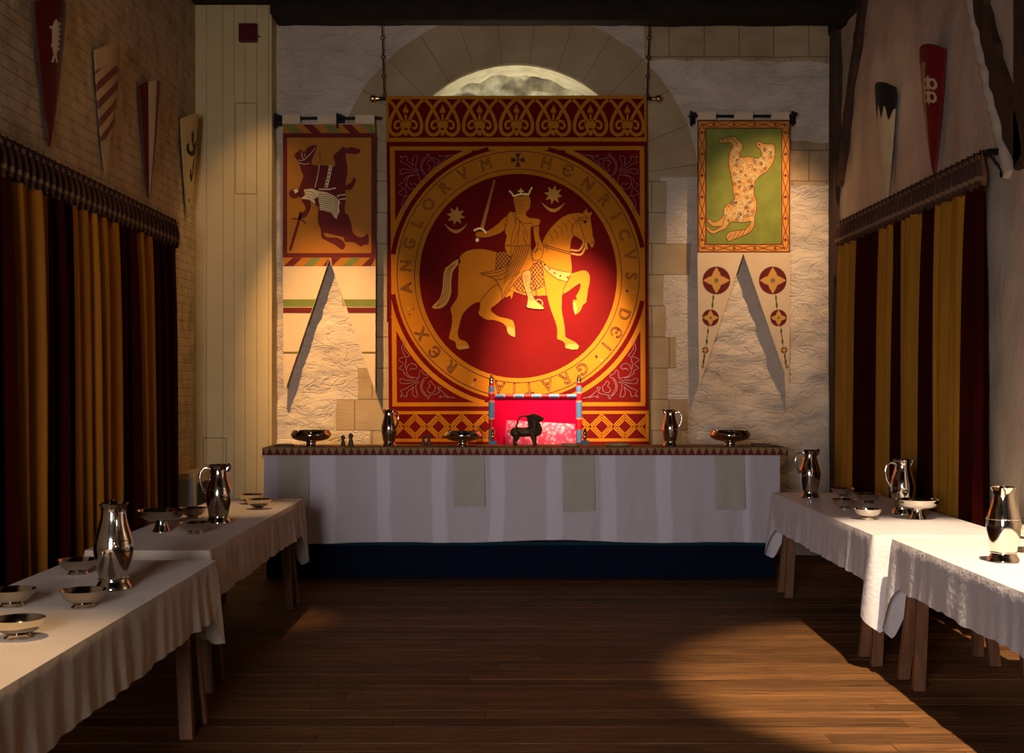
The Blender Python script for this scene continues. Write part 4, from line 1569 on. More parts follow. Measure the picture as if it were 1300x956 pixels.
# ---------------------------------------------------------------- curtains
def build_curtain(side, x, ya, yb, zt, zb, cuts, mats_cols, label, period=.21):
    t = thing('striped_curtain', label, 'curtain', (x, (ya + yb) / 2, zb))
    inv = Matrix.Translation(-Vector(t.location))
    head = .22
    sgn = 1 if side < 0 else -1      # towards the room
    rnd = random.Random(5 if side < 0 else 9)
    ph = [rnd.uniform(-.35, .35) for _ in range(200)]

    def wave(y, tz):
        q = (y - ya) / period
        k = int(q)
        f = q - k
        a = .082 * (1 - .25 * tz) * (1 + .5 * ph[k])
        s = math.sin(2 * PI * (q + .12 * math.sin(q * 1.7)) + .9 * (1 - tz) * ph[k])
        return a * (s + .28 * math.sin(4 * PI * q + 1 + ph[k]))
    b = B()
    n = int((yb - ya) / .0105)
    nz = 26
    rows = []
    for k in range(nz + 1):
        tz = k / nz
        z = zb + (zt - head - zb) * tz
        sway = .02 * math.sin(tz * 2.2)
        rows.append([b.bm.verts.new((x + sgn * (wave(ya + (yb - ya) * i / n, tz) * (1 - .35 * tz ** 6)), ya + (yb - ya) * i / n + .012 * math.sin(3 * tz + i * .05) * (1 - tz), z)) for i in range(n + 1)])
    for k in range(nz):
        for i in range(n):
            y = ya + (yb - ya) * (i + .5) / n
            m = 0
            for j, cy in enumerate(cuts):
                if y > cy:
                    m = (j + 1) % 2
            b.bm.faces.new((rows[k][i], rows[k][i + 1], rows[k + 1][i + 1], rows[k + 1][i])).material_index = m
    bmesh.ops.transform(b.bm, matrix=inv, verts=b.bm.verts)
    b.build('drape', mats_cols, t, smooth=True, recalc=False)
    # pleated heading
    b = B()
    nz2 = 8
    rows = []
    for k in range(nz2 + 1):
        tz = k / nz2
        z = zt - head + head * tz
        rows.append([b.bm.verts.new((x + sgn * (.022 + .034 * math.sin(2 * PI * (ya + (yb - ya) * i / n) / .105) * math.sin(PI * min(1, .25 + tz * .8))), ya + (yb - ya) * i / n, z + .012 * math.sin(2 * PI * (ya + (yb - ya) * i / n) / .105 + 1))) for i in range(n + 1)])
    for k in range(nz2):
        for i in range(n):
            y = ya + (yb - ya) * (i + .5) / n
            q = (y / .105) % 1
            m = 1 if q < .22 else 0
            if k in (1, 6):
                m = 2
            b.bm.faces.new((rows[k][i], rows[k][i + 1], rows[k + 1][i + 1], rows[k + 1][i])).material_index = m
    bmesh.ops.transform(b.bm, matrix=inv, verts=b.bm.verts)
    b.build('heading', [M['curtain_tape'], M['curtain_strap'], M['curtain_stitch']], t, smooth=True, recalc=False)
    b = B()
    b.tube([(x, ya - .05, zt - .012), (x, yb + .05, zt - .012)], .016, 10)
    nr = int((yb - ya) / .105)
    for i in range(nr):
        b.torus((x, ya + .03 + i * .105, zt - .02), .027, .004, 'Y', seg=14, sides=6)
    bmesh.ops.transform(b.bm, matrix=inv, verts=b.bm.verts)
    b.build('curtain_rod', M['black_iron'], t, smooth=True)
    wallx = XL if side < 0 else XR
    for yy in (ya - .03, yb + .03):
        b = B()
        b.box2((min(x, wallx), yy - .012, zt - .03), (max(x, wallx) + .0, yy + .012, zt + .005))
        b.box((wallx + (.01 if side < 0 else -.012), yy, zt - .07), (.02, .035, .2))
        b.beam((x, yy, zt - .02), (wallx, yy, zt - .15), .014, .014)
        bmesh.ops.transform(b.bm, matrix=inv, verts=b.bm.verts)
        b.build('bracket', M['black_iron'], t, bevel=.003)
    return t


lc = [4480 / (650 - p) for p in (15, 55, 87, 115, 125, 148, 172, 192)]
lc = [5.9, 6.5] + lc
# colour flips at each cut; start with gold for y < first cut so the visible order is right
build_curtain(-1, -2.80, 5.2, 10.47, 2.97, .5, [0] + lc[:1] + lc[1:], [M['curtain_gold'], M['curtain_red']], 'long maroon and ochre striped curtain along the left wall')
rc = sorted([4720 / (p - 650) for p in (1069.6, 1089.8, 1115.5, 1135.7, 1146, 1168.5, 1192.8, 1228)])
build_curtain(1, 2.95, 7.84, 11.35, 3.07, .35, [0] + rc, [M['curtain_mustard'], M['curtain_red']], 'maroon and mustard striped curtain along the right wall')


# ---------------------------------------------------------------- dais and high table
def build_high_table():
    b = B()
    b.box2((-2.05, 10.515, 0), (2.20, YB - .06, .27))
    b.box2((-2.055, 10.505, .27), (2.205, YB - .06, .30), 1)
    struct(b.build('dais', [M['dais_blue'], M['dais_lit_edge']], bevel=.004), 'dark blue dais step under the high table', 'dais')
    x0, x1 = WX(336, 10.45), WX(989, 10.45)
    ya, yb = 10.47, 10.98
    zt = 1.078
    t = thing('high_table', 'long high table on the dais under white linen', 'table', ((x0 + x1) / 2, (ya + yb) / 2, .30))
    inv = Matrix.Translation(-Vector(t.location))
    b = B()
    b.box2((x0, ya, zt - .04), (x1, yb, zt))
    bmesh.ops.transform(b.bm, matrix=inv, verts=b.bm.verts)
    b.build('tabletop', M['table_wood'], t, bevel=.005)
    for xx in (x0 + .35, 0, x1 - .35):
        for yy in (ya + .08, yb - .08):
            b = B()
            b.box2((xx - .035, yy - .035, .30), (xx + .035, yy + .035, zt - .04))
            bmesh.ops.transform(b.bm, matrix=inv, verts=b.bm.verts)
            b.build('leg', M['table_wood'], t, bevel=.005)
    # linen hanging over front and ends
    b = B()
    n = 420
    rows = []
    nz = 16
    per = []
    # path: back left -> front left -> front right -> back right
    X0, X1, YA = x0 - .008, x1 + .008, ya - .016
    for i in range(30):
        per.append((X0, yb - .02 + (YA - yb + .02) * i / 30, (-1, 0), 0))
    for i in range(n + 1):
        per.append((X0 + (X1 - X0) * i / n, YA, (0, -1), 1))
    for i in range(1, 31):
        per.append((X1, YA + (yb - .02 - YA) * i / 30, (1, 0), 0))
    for k in range(nz + 1):
        tz = k / nz
        row = []
        for (px, py, nn, fr) in per:
            bot = .306 + .008 * math.sin(px * 4.3) + .010 * math.sin(px * 1.7 + 1)
            ed = min(abs(px - X0), abs(px - X1)) if fr else 0
            z = zt + .003 - (zt + .003 - bot) * tz
            f = (.004 + .010 * math.sin(px * 21 + 1.4 * math.sin(px * 3.3)) * math.sin(px * 2.7)) * tz
            f += .014 * noise.noise(Vector((px * 3.5, z * 2, 4))) * tz
            if fr == 0:
                f += .012 * math.sin(py * 30) * tz
            row.append(b.bm.verts.new((px + nn[0] * f, py + nn[1] * f, z)))
        rows.append(row)
    for r, s in zip(rows, rows[1:]):
        for i in range(len(r) - 1):
            b.bm.faces.new((r[i], r[i + 1], s[i + 1], s[i]))
    b.face([(X0, YA, zt + .003), (X1, YA, zt + .003), (X1, yb, zt + .003), (X0, yb, zt + .003)])
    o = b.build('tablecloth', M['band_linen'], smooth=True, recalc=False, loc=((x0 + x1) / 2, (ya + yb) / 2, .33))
    tag(o, 'long white banded linen cloth hanging over the front of the high table', 'tablecloth')
    # runner with triangle border
    b = B()
    xa, xb = WX(334, 10.45), WX(1001, 10.40)
    yf = YA - .034
    z1 = zt + .012
    b.box2((xa, yf + .004, zt + .004), (xb, yb + .01, z1), 1)
    nT = 71
    w = (xb - xa) / nT
    hz = .062
    for i in range(nT):
        a = xa + i * w
        b.face([(a, yf, z1), (a + w, yf, z1), (a + w / 2, yf, z1 - hz)], 1)
        b.face([(a, yf, z1), (a + w / 2, yf, z1 - hz), (a - w / 2 if i else a, yf, z1 - hz)], 0)
    b.face([(xb, yf, z1), (xb, yf, z1 - hz), (xb - w / 2, yf, z1 - hz)], 0)
    b.box2((xa, yf + .0008, z1 - hz), (xb, yf + .004, z1 - .0005), 0)
    m = 9
    wy = (yb - yf) / m
    for xe, s in ((xa, -1), (xb, 1)):
        for i in range(m):
            y = yf + i * wy
            zz = z1 - hz * .25
            b.face([(xe, y, z1), (xe, y + wy, z1), (xe + s * .004, y + wy * .8, z1 - hz * 1.1), (xe + s * .006, y + wy * .5, z1 - hz * 1.7), (xe + s * .004, y + wy * .2, z1 - hz * 1.1)], i % 2)
    o = b.build('table_runner', [M['runner_red'], M['runner_tan']], recalc=False, loc=((xa + xb) / 2, yf, zt))
    tag(o, 'narrow runner with maroon and tan triangles along the high table edge', 'runner')
    # linen towels over the front edge
    for pa, pb, ybm, lab in ((353, 392, 646, 'leftmost grey linen towel over the high table front, partly behind the left table'),
                             (575.5, 615, 643.5, 'grey linen towel hanging on the high table front left of the throne'),
                             (714, 754.5, 650, 'grey linen towel hanging on the high table front right of the throne'),
                             (907, 945, 647, 'rightmost grey linen towel over the high table front')):
        b = B()
        yy = YA - .012
        a, c2 = WX(pa, yy), WX(pb, yy)
        zb2 = WZ(ybm, yy)
        nn, kk = 16, 14
        for side in (0, .005):
            g = [[b.bm.verts.new((a + (c2 - a) * i / nn + .006 * k / kk, yy + side - .006 * (k / kk) * math.sin(i * .6) - .024 * k / kk, zt + .001 - (zt + .001 - zb2 - .01 * (i / nn if pa > 600 else .3)) * k / kk)) for i in range(nn + 1)] for k in range(kk + 1)]
            for k in range(kk):
                for i in range(nn):
                    b.bm.faces.new((g[k][i], g[k][i + 1], g[k + 1][i + 1], g[k + 1][i]))
        o = b.build('linen_towel', M['towel'], smooth=True, recalc=False, loc=((a + c2) / 2, yy, zb2))
        tag(o, lab, 'towel', 'linen towels on the high table')
    return z1


ZHIGH = build_high_table()


# ---------------------------------------------------------------- throne
def build_throne():
    Yb, Yf = 11.48, 11.10
    xl, xr = WX(624, Yb), WX(735, Yb)
    fl, fr = WX(625.5, Yf), WX(742.5, Yf)
    t = thing('throne', 'crimson throne with blue and red turned posts and gold finials', 'throne', ((xl + xr) / 2, 11.3, .30))
    inv = Matrix.Translation(-Vector(t.location))

    def fin(bd):
        bmesh.ops.transform(bd.bm, matrix=inv, verts=bd.bm.verts)
    R, Bl, Pk = 0, 1, 2
    zs = lambda y: WZ(y, Yb)
    for x in (xl, xr):
        b = B()
        prof, mis = [(0, .30), (.027, .30)], [R]
        marks = [(575, Bl), (545.5, R), (532.5, Pk), (530.5, Bl), (510.5, Pk), (508.5, R), (500, Pk), (497.5, Bl), (490.5, R)]
        last = .30
        for y, m in marks:
            z = zs(y)
            rr = .0265 if m != Pk else .0275
            prof += [(rr, z), ]
            mis += [m if False else mcur if (mcur := getattr(b, 'cur', R)) is not None else R]
            b.cur = m
        prof += [(.019, zs(488.5)), (.024, zs(487)), (0.0, zs(486.6))]
        mis += [b.cur, R, R]
        b.lathe(prof, 20, (x, Yb, 0), mis=mis)
        fin(b)
        p = b.build('back_post', [M['throne_red'], M['throne_blue'], M['throne_pink']], t, smooth=True)
        b = B()
        z0 = zs(487)
        h = zs(474.5) - z0
        b.lathe([(0, 0), (.020, 0), (.024, .10 * h), (.019, .2 * h), (.025, .36 * h), (.020, .55 * h), (.011, .78 * h), (.010, .9 * h), (.006, .98 * h), (0, h)], 18, (x, Yb, z0))
        fin(b)
        b.build('finial', M['gold_leaf'], p, smooth=True)
    # top rail
    b = B()
    zr = zs(503)
    segs = [(628, R), (629.5, Bl), (640, Pk), (641.2, R), (652, Pk), (653.2, Bl), (663.6, Pk), (664.8, R), (675, Pk), (676.2, Bl), (686, Pk), (687.2, R), (697, Pk), (698.2, Bl), (708.6, Pk), (709.8, R), (720, Pk), (721.2, Bl), (732, R), (734, R)]
    for (pa, m), (pb, _) in zip(segs, segs[1:]):
        b.tube([(WX(pa, Yb), Yb, zr), (WX(pb, Yb), Yb, zr)], .0185 if m != Pk else .0195, 16, m)
    fin(b)
    b.build('top_rail', [M['throne_red'], M['throne_blue'], M['throne_pink']], t, smooth=True)
    # back cloth
    b = B()
    b.box2((xl + .02, Yb + .0, .72), (xr - .02, Yb + .02, zr - .012))
    fin(b)
    b.build('backrest', M['throne_cloth'], t, bevel=.004)
    # seat and drape
    b = B()
    b.box2((fl - .01, Yf, .66), (fr + .01, Yb - .03, .74))
    fin(b)
    b.build('seat', M['throne_cloth'], t, bevel=.012)
    for x, s in ((fl, -1), (fr, 1)):
        b = B()
        b.box2((x - .024, Yf - .024, .30), (x + .024, Yf + .024, 1.06), 1)
        b.box2((x - .036, Yf - .036, 1.06), (x + .036, Yf + .036, 1.118), 1)
        b.box2((x - .02, Yf - .024, .60), (x + .02, Yf + .02, .68), 0)
        b.lathe([(.015, 1.118), (.017, 1.124), (.012, 1.135), (.014, 1.142), (0, 1.143)], 14, (x, Yf, 0), 0)
        fin(b)
        p = b.build('arm_post', [M['throne_red'], M['throne_blue']], t, bevel=.003)
        b = B()
        z0, h = 1.141, .10
        b.lathe([(0, 0), (.012, 0), (.018, .1 * h), (.013, .18 * h), (.022, .38 * h), (.021, .5 * h), (.012, .72 * h), (.008, .86 * h), (.009, .93 * h), (0, h)], 16, (x, Yf, z0))
        fin(b)
        b.build('finial', M['gold_leaf'], p, smooth=True)
        xb = xl if s < 0 else xr
        b = B()
        b.beam((x, Yf, 1.075), (xb, Yb, 1.075), .04, .035)
        fin(b)
        b.build('armrest', M['throne_blue'], t, bevel=.005)
        b = B()
        b.box2((xb - .022, Yb - .022, .30), (xb + .022, Yb + .022, .7))
        fin(b)
        b.build('leg', M['throne_red'], t)
    # cushion
    Yc = 11.36
    xa, xb2 = WX(641, Yc), WX(732, Yc)
    zb, zt = .742, WZ(536, Yc)
    b = B()
    nu, nv = 30, 18
    for face in (-1, 1):
        g = []
        for k in range(nv + 1):
            row = []
            for i in range(nu + 1):
                u, v = -1 + 2 * i / nu, -1 + 2 * k / nv
                th = .062 * (max(0, 1 - u ** 4) * max(0, 1 - v ** 4)) ** .5
                pin = 1 - .04 * (abs(v) ** 2)
                x = (xa + xb2) / 2 + u * (xb2 - xa) / 2 * pin
                z = (zb + zt) / 2 + v * (zt - zb) / 2 * (1 - .035 * (1 - abs(u) ** 2) * 0) + (-.018 * u if v > 0 else 0)
                row.append(b.bm.verts.new((x, Yc + face * th + .05 * v, z)))
            g.append(row)
        for k in range(nv):
            for i in range(nu):
                q = (g[k][i], g[k][i + 1], g[k + 1][i + 1], g[k + 1][i])
                b.bm.faces.new(q if face < 0 else q[::-1])
    bmesh.ops.remove_doubles(b.bm, verts=b.bm.verts, dist=.0005)
    o = b.build('cushion', M['brocade'], smooth=True, loc=((xa + xb2) / 2, Yc, zb))
    tag(o, 'pink patterned brocade cushion propped up on the throne seat', 'cushion')


build_throne()


# ---------------------------------------------------------------- lion vessel
def build_lion():
    Yl = 10.66
    z0 = ZHIGH
    sc = Yl / F
    t = thing('lion_figure', 'dark bronze standing lion figure with looped tail in front of the throne', 'figure', (WX(668, Yl), Yl, z0))
    # local metres from pixels: x right, z up from the table
    X = lambda px: (px - 668) * sc
    Z = lambda py: (569.2 - py) * sc
    b = B()

    def blob(pts, rads):
        b.tube([(X(p[0]), p[2] if len(p) > 2 else 0, Z(p[1])) for p in pts], [r * sc for r in rads], 14)
        for p, r in ((pts[0], rads[0]), (pts[-1], rads[-1])):
            b.ball((X(p[0]), p[2] if len(p) > 2 else 0, Z(p[1])), r * sc)
    blob([(653.5, 551.5), (658, 551), (664, 551.5), (670, 551), (676, 549), (680, 549)], [6.2, 6.6, 5.8, 6.2, 8.2, 8.0])
    for s in (-1, 1):
        y = s * 4.0 * sc
        blob([(654.5, 553, y), (655.5, 558, y), (653.4, 563, y), (653.4, 566.2, y)], [5.6, 4.2, 2.5, 2.4])
        blob([(653.5, 566.4, y), (656, 566.6, y)], [1.6, 1.2])
        blob([(676.5, 553, y), (677.6, 559, y), (678.6, 564, y), (678.8, 566.2, y)], [4.8, 3.6, 2.6, 2.5])
        blob([(678.8, 566.4, y), (681, 566.6, y)], [1.6, 1.2])
    # mane and neck
    blob([(679.5, 549), (679.2, 543), (677.5, 537), (676.4, 533)], [7.4, 7.2, 6.4, 5.2])
    # head and muzzle
    blob([(677.5, 532.5), (682, 533.2), (688, 534.2)], [4.8, 4.2, 2.6])
    blob([(683, 536.6), (687.2, 536.8)], [2.0, 1.5])
    for s in (-1, 1):
        b.ball((X(675), s * 3.4 * sc, Z(529.4)), 1.7 * sc)
    o = b.build('body', M['bronze'], t)
    md = o.modifiers.new('skin', 'REMESH')
    md.mode = 'VOXEL'
    md.voxel_size = .0028
    md.use_smooth_shade = True
    md2 = o.modifiers.new('soft', 'SMOOTH')
    md2.iterations = 3
    # mane curls
    b = B()
    rnd = random.Random(2)
    for k in range(9):
        for j in range(14):
            a = 2 * PI * (j + .5 * (k % 2)) / 14
            py = 530.5 + 2.9 * k
            cx = 674.6 + (4.6 * min(1, k / 5.0))
            r = (4.6, 5.6, 6.3, 6.9, 7.4, 8.0, 8.2, 7.8, 6.4)[k]
            if math.cos(a) > .35 and k < 3:
                continue
            b.ball((X(cx + r * math.cos(a)), r * sc * math.sin(a), Z(py)), 1.45 * sc, seg=8, rings=6)
    b.build('mane', M['bronze'], t, smooth=True)
    # looped tail
    b = B()
    tp = [(653.5, 549), (655, 546), (656.8, 540), (658.2, 535.5), (661, 532), (665, 530.8), (668.5, 531.6), (671, 533.4)]
    tp = catmull([(X(p[0]), 0, Z(p[1])) for p in tp], 4, False)
    n = len(tp)
    b.tube(tp, [(1.35 - .25 * i / n) * sc for i in range(n)], 10)
    b.ball(tp[-1], 1.8 * sc)
    b.build('tail', M['bronze'], t, smooth=True)


build_lion()


# ---------------------------------------------------------------- trestle tables and their cloths
ZT = .76


def trestle_table(label, x0, x1, y0, y1, tre):
    t = thing('trestle_table', label, 'table', ((x0 + x1) / 2, (y0 + y1) / 2, 0))
    inv = Matrix.Translation(-Vector(t.location))
    b = B()
    b.box2((x0, y0, ZT - .038), (x1, y1, ZT))
    bmesh.ops.transform(b.bm, matrix=inv, verts=b.bm.verts)
    b.build('tabletop', M['table_wood'], t, bevel=.004)
    for yt in tre:
        b = B()
        b.box2((x0 + .03, yt - .04, ZT - .125), (x1 - .03, yt + .04, ZT - .039))
        bmesh.ops.transform(b.bm, matrix=inv, verts=b.bm.verts)
        b.build('crossbar', M['table_wood'], t, bevel=.005)
        for xi, sx in ((x0 + .10, -1), (x1 - .10, 1)):
            for sy in (-1, 1):
                b = B()
                b.beam((xi, yt + sy * .052, ZT - .06), (xi + sx * .055, yt + sy * .13, 0), .062, .046, up=(0, 1, 0))
                # cut feet level with the floor
                for v in b.bm.verts:
                    if v.co.z < .02:
                        v.co.z = 0.0
                bmesh.ops.transform(b.bm, matrix=inv, verts=b.bm.verts)
                b.build('leg', M['table_wood'], t, bevel=.004)
    return t


def table_cloth(label, x0, x1, y0, y1, mat_, drops, seed, group, corner=.20):
    """drops = (front/aisle side, far end, wall side, near end); aisle side is the one nearer x = 0"""
    b = B()
    e = .006
    X0, X1, Ya, Yb = x0 - e, x1 + e, y0 - e, y1 + e
    r = .018
    per = []
    z0 = ZT + .004
    aisle_right = abs(x1) < abs(x0)
    dL = drops[2] if aisle_right else drops[0]
    dR = drops[0] if aisle_right else drops[2]

    def edge(p, q, nrm, d):
        p, q = Vector(p), Vector(q)
        n = max(8, int((q - p).length / .014))
        for i in range(n):
            u = i / n
            per.append((p.lerp(q, u), Vector(nrm), d, min(u, 1 - u) * (q - p).length))

    def corn(c, a0, d1, d2):
        for i in range(10):
            u = i / 10
            a = a0 + u * PI / 2
            per.append((Vector(c) + Vector((math.cos(a), math.sin(a))) * r, Vector((math.cos(a), math.sin(a))), d1 + (d2 - d1) * u, 0))
    # counter-clockwise from the near-left corner
    edge((X0 + r, Ya), (X1 - r, Ya), (0, -1), drops[3])
    corn((X1 - r, Ya + r), -PI / 2, drops[3], dR)
    edge((X1, Ya + r), (X1, Yb - r), (1, 0), dR)
    corn((X1 - r, Yb - r), 0, dR, drops[1])
    edge((X1 - r, Yb), (X0 + r, Yb), (0, 1), drops[1])
    corn((X0 + r, Yb - r), PI / 2, drops[1], dL)
    edge((X0, Yb - r), (X0, Ya + r), (-1, 0), dL)
    corn((X0 + r, Ya + r), PI, dL, drops[3])
    n = len(per)
    nz = 14
    rnd = random.Random(seed)
    rows = []
    s = 0
    arc = [0]
    for i in range(1, n):
        arc.append(arc[-1] + (per[i][0] - per[i - 1][0]).length)
    for k in range(nz + 1):
        tz = k / nz
        row = []
        for i, (p, nn, d, cd) in enumerate(per):
            cf = math.exp(-(cd / .075) ** 2)
            dd = d + corner * cf + .014 * noise.noise(Vector((arc[i] * 3.0, seed, 0))) + .006 * noise.noise(Vector((arc[i] * 11.0, seed, 3)))
            q = noise.noise(Vector((arc[i] * 7.5, seed * 2.3, tz * .6)))
            q2 = math.sin(arc[i] * 42 + 2.5 * noise.noise(Vector((arc[i] * 2, seed, 8))))
            off = tz ** 1.1 * (.020 * q + .009 * q2 * (.5 + .5 * noise.noise(Vector((arc[i] * 1.3, 5, seed)))) + .012)
            fold = cf * tz * .035
            edge_r = .012
            a = min(1, tz * 6)
            zz = z0 - dd * tz
            out = edge_r * math.sin(a * PI / 2) * .5
            v = p + nn * (out + off + fold)
            row.append(b.bm.verts.new((v.x, v.y, zz)))
        rows.append(row)
    for ra, rb in zip(rows, rows[1:]):
        for i in range(n):
            j = (i + 1) % n
            b.bm.faces.new((ra[i], rb[i], rb[j], ra[j]))
    f = b.bm.faces.new(rows[0])
    if f.normal.z < 0:
        f.normal_flip()
    o = b.build('tablecloth', mat_, smooth=True, recalc=True, loc=((x0 + x1) / 2, (y0 + y1) / 2, ZT))
    tag(o, label, 'tablecloth', group)
    return o


TAB = {
    'LF': (-2.19, -1.557, 6.47, 9.38),
    'LN': (-2.13, -1.437, 3.05, 6.10),
    'RF': (2.045, 2.815, 7.12, 9.90),
    'RN': (2.10, 2.87, 3.6, 6.95),
}
trestle_table('far left trestle table reaching towards the high table', *TAB['LF'], (6.75, 9.18))
trestle_table('near left trestle table at the lower left of the photo', *TAB['LN'], (3.4, 5.88))
trestle_table('far right trestle table reaching towards the high table', *TAB['RF'], (7.36, 9.66))
trestle_table('near right trestle table at the lower right of the photo', *TAB['RN'], (4.1, 6.78))
GC = 'white cloths on the side tables'
table_cloth('white cloth on the far left table under the footed dish', *TAB['LF'], M['white_cloth'], (.255, .30, .25, .25), 1, GC)
table_cloth('white cloth on the near left table with the tall jug and four bowls', *TAB['LN'], M['white_cloth'], (.26, .28, .25, .28), 2, GC, .14)
table_cloth('white crinkled cloth on the far right table with two jugs', *TAB['RF'], M['satin_cloth'], (.27, .32, .25, .34), 3, GC)
table_cloth('white cloth on the near right table lit by the spotlight', *TAB['RN'], M['satin_cloth'], (.255, .34, .25, .28), 4, GC, .22)


# ---------------------------------------------------------------- silver
def jug_mesh(b):
    prof = [(0, .0), (.070, .0), (.074, .004), (.073, .012), (.062, .030), (.058, .040), (.062, .060), (.070, .100), (.078, .140), (.081, .170), (.079, .200), (.070, .235), (.059, .270), (.052, .300), (.050, .320), (.052, .340), (.058, .350), (.060, .355), (.058, .358), (.053, .352), (.047, .335), (.045, .30), (.0, .29)]
    b.lathe(prof, 40)


def make_jug():
    t = thing('silver_jug', 'x', 'jug')
    b = B()
    jug_mesh(b)
    b.build('body', M['silver'], t, smooth=True)
    # spout lip opposite the handle
    b = B()
    pts = [(.048, 0, .318), (.060, 0, .345), (.073, 0, .362)]
    b.tube(pts, [.016, .018, .010], 12, sx=1.0)
    b.build('spout', M['silver'], t, smooth=True)
    b = B()
    hp = catmull([(-.050, 0, .330), (-.078, 0, .338), (-.104, 0, .315), (-.112, 0, .270), (-.102, 0, .225), (-.085, 0, .195), (-.074, 0, .182)], 5, False)
    n = len(hp)
    b.tube(hp, [.0085 - .002 * abs(i / n - .5) for i in range(n)], 10)
    b.ball((-.079, 0, .186), .012)
    b.build('handle', M['silver'], t, smooth=True)
    for zb, rb, th in ((.206, .0785, .0022), (.045, .0600, .003)):
        b = B()
        b.torus((0, 0, zb), rb, th, 'Z', seg=40)
        b.build('band', M['silver'], t, smooth=True)
    return t


def make_bowl():
    t = thing('silver_bowl', 'x', 'bowl')
    b = B()
    b.lathe([(0, .014), (.030, .014), (.052, .020), (.070, .032), (.081, .048), (.086, .062), (.088, .066), (.0855, .0655), (.079, .050), (.067, .034), (.048, .024), (0, .020)], 40)
    b.build('body', M['silver'], t, smooth=True)
    b = B()
    b.lathe([(0, .013), (.036, .013), (.040, .006), (.046, .002), (.046, 0), (0, 0)], 32)
    b.build('foot', M['silver'], t, smooth=True)
    return t


def make_compote():
    t = thing('footed_dish', 'x', 'dish')
    b = B()
    b.lathe([(0, .060), (.040, .060), (.082, .068), (.112, .082), (.126, .098), (.130, .110), (.134, .122), (.136, .124), (.131, .122), (.124, .108), (.108, .090), (.08, .076), (0, .070)], 48)
    b.build('body', M['silver'], t, smooth=True)
    b = B()
    b.lathe([(0, .060), (.034, .060), (.034, .050), (.040, .026), (.050, .006), (.051, 0), (0, 0)], 32)
    b.build('foot', M['silver'], t, smooth=True)
    return t


def make_lobed():
    """footed dish with incurved rim used on the high table"""
    t = thing('footed_dish', 'x', 'dish')
    b = B()
    b.lathe([(0, .036), (.06, .040), (.12, .052), (.155, .068), (.170, .088), (.172, .102), (.160, .122), (.155, .132), (.158, .134), (.152, .132), (.155, .12), (.165, .1), (.15, .075), (.11, .06), (0, .05)], 48)
    b.build('body', M['silver'], t, smooth=True)
    b = B()
    b.lathe([(0, .038), (.045, .038), (.040, .026), (.046, .010), (.056, .003), (.056, 0), (0, 0)], 32)
    b.build('foot', M['silver'], t, smooth=True)
    return t


def make_flask():
    t = thing('small_flask', 'x', 'flask')
    b = B()
    b.lathe([(0, 0), (.022, 0), (.024, .004), (.021, .02), (.016, .042), (.012, .06), (.012, .064), (0, .066)], 20)
    b.build('body', M['dark_wood'], t, smooth=True)
    b = B()
    b.ball((0, 0, .078), .020, seg=16, rings=10)
    b.ball((0, 0, .099), .005)
    b.build('stopper', M['dark_wood'], t, smooth=True)
    return t


used = {}


def put(maker, loc, rz, label, group, sc=1.0):
    if maker not in used:
        used[maker] = maker()
        o = used[maker]
    else:
        o = copy_tree(used[maker])
    o.location = loc
    o.rotation_euler = (0, 0, rz)
    o.scale = (sc, sc, sc)
    tag(o, label, o['category'], group)
    return o


def onside(px, py):
    Y = (EYE - ZT - .004) * F / (py - HY)
    return (WX(px, Y), Y, ZT + .0055)


def onhigh(px, Y=10.66):
    return (WX(px, Y), Y, ZHIGH + .001)


GJ, GB, GD = 'silver jugs on the tables', 'silver bowls on the side tables', 'footed silver dishes'
# handle points along local -x
put(make_jug, onside(144, 748), math.radians(115), 'tall silver jug on the near left table', GJ)
put(make_jug, onside(277.5, 664), math.radians(8), 'silver jug on the far left table', GJ)
put(make_jug, onside(1028, 632), math.radians(10), 'silver jug at the far end of the far right table', GJ)
put(make_jug, onside(1146, 653), math.radians(-5), 'silver jug behind the footed dish on the far right table', GJ)
put(make_jug, onside(1274, 713), math.radians(242), 'silver jug on the near right table', GJ)
put(make_jug, onhigh(494), math.radians(150), 'dark silver jug on the high table left of the throne', GJ, .86)
put(make_jug, onhigh(851), math.radians(172), 'silver jug on the high table right of the throne', GJ, .86)

put(make_bowl, onside(15, 770), 0, 'silver bowl at the left photo edge, behind the nearest bowl', GB)
put(make_bowl, onside(23, 810), 0, 'nearest silver bowl at the lower left photo edge', GB)
put(make_bowl, onside(106, 771), 0, 'silver bowl in front of the tall jug on the near left table', GB)
put(make_bowl, onside(99, 729), 0, 'silver bowl behind the tall jug on the near left table', GB)
put(make_bowl, onside(247, 678), 0, 'silver bowl in front of the jug on the far left table', GB)
put(make_bowl, onside(245, 658), 0, 'silver bowl between footed dish and jug on the far left table', GB)
put(make_bowl, onside(318.5, 639.5), 0, 'farther of two silver bowls at the end of the far left table', GB)
put(make_bowl, onside(328.5, 646), 0, 'nearer of two silver bowls at the end of the far left table', GB)
put(make_bowl, onside(1070, 631), 0, 'farthest silver bowl on the far right table', GB)
put(make_bowl, onside(1072, 646), 0, 'silver bowl on the aisle side of the far right table, second from the front', GB)
put(make_bowl, onside(1102, 639), 0, 'silver bowl on the curtain side of the far right table', GB)
put(make_bowl, onside(1101.5, 659.5), 0, 'brightly lit silver bowl nearest the camera on the far right table', GB)

put(make_compote, onside(205, 675), 0, 'footed silver dish on the far left table', GD)
put(make_compote, onside(1165, 659), 0, 'footed silver dish on the far right table', GD)
put(make_compote, onside(1311, 700), 0, 'footed silver dish cut off by the right photo edge', GD)
put(make_lobed, onhigh(395), 0, 'large footed silver dish at the left end of the high table', GD)
put(make_lobed, onhigh(587.5, 10.72), 0, 'footed silver dish just left of the throne on the high table', GD, .93)
put(make_lobed, onhigh(927), 0, 'large footed silver dish at the right end of the high table', GD)

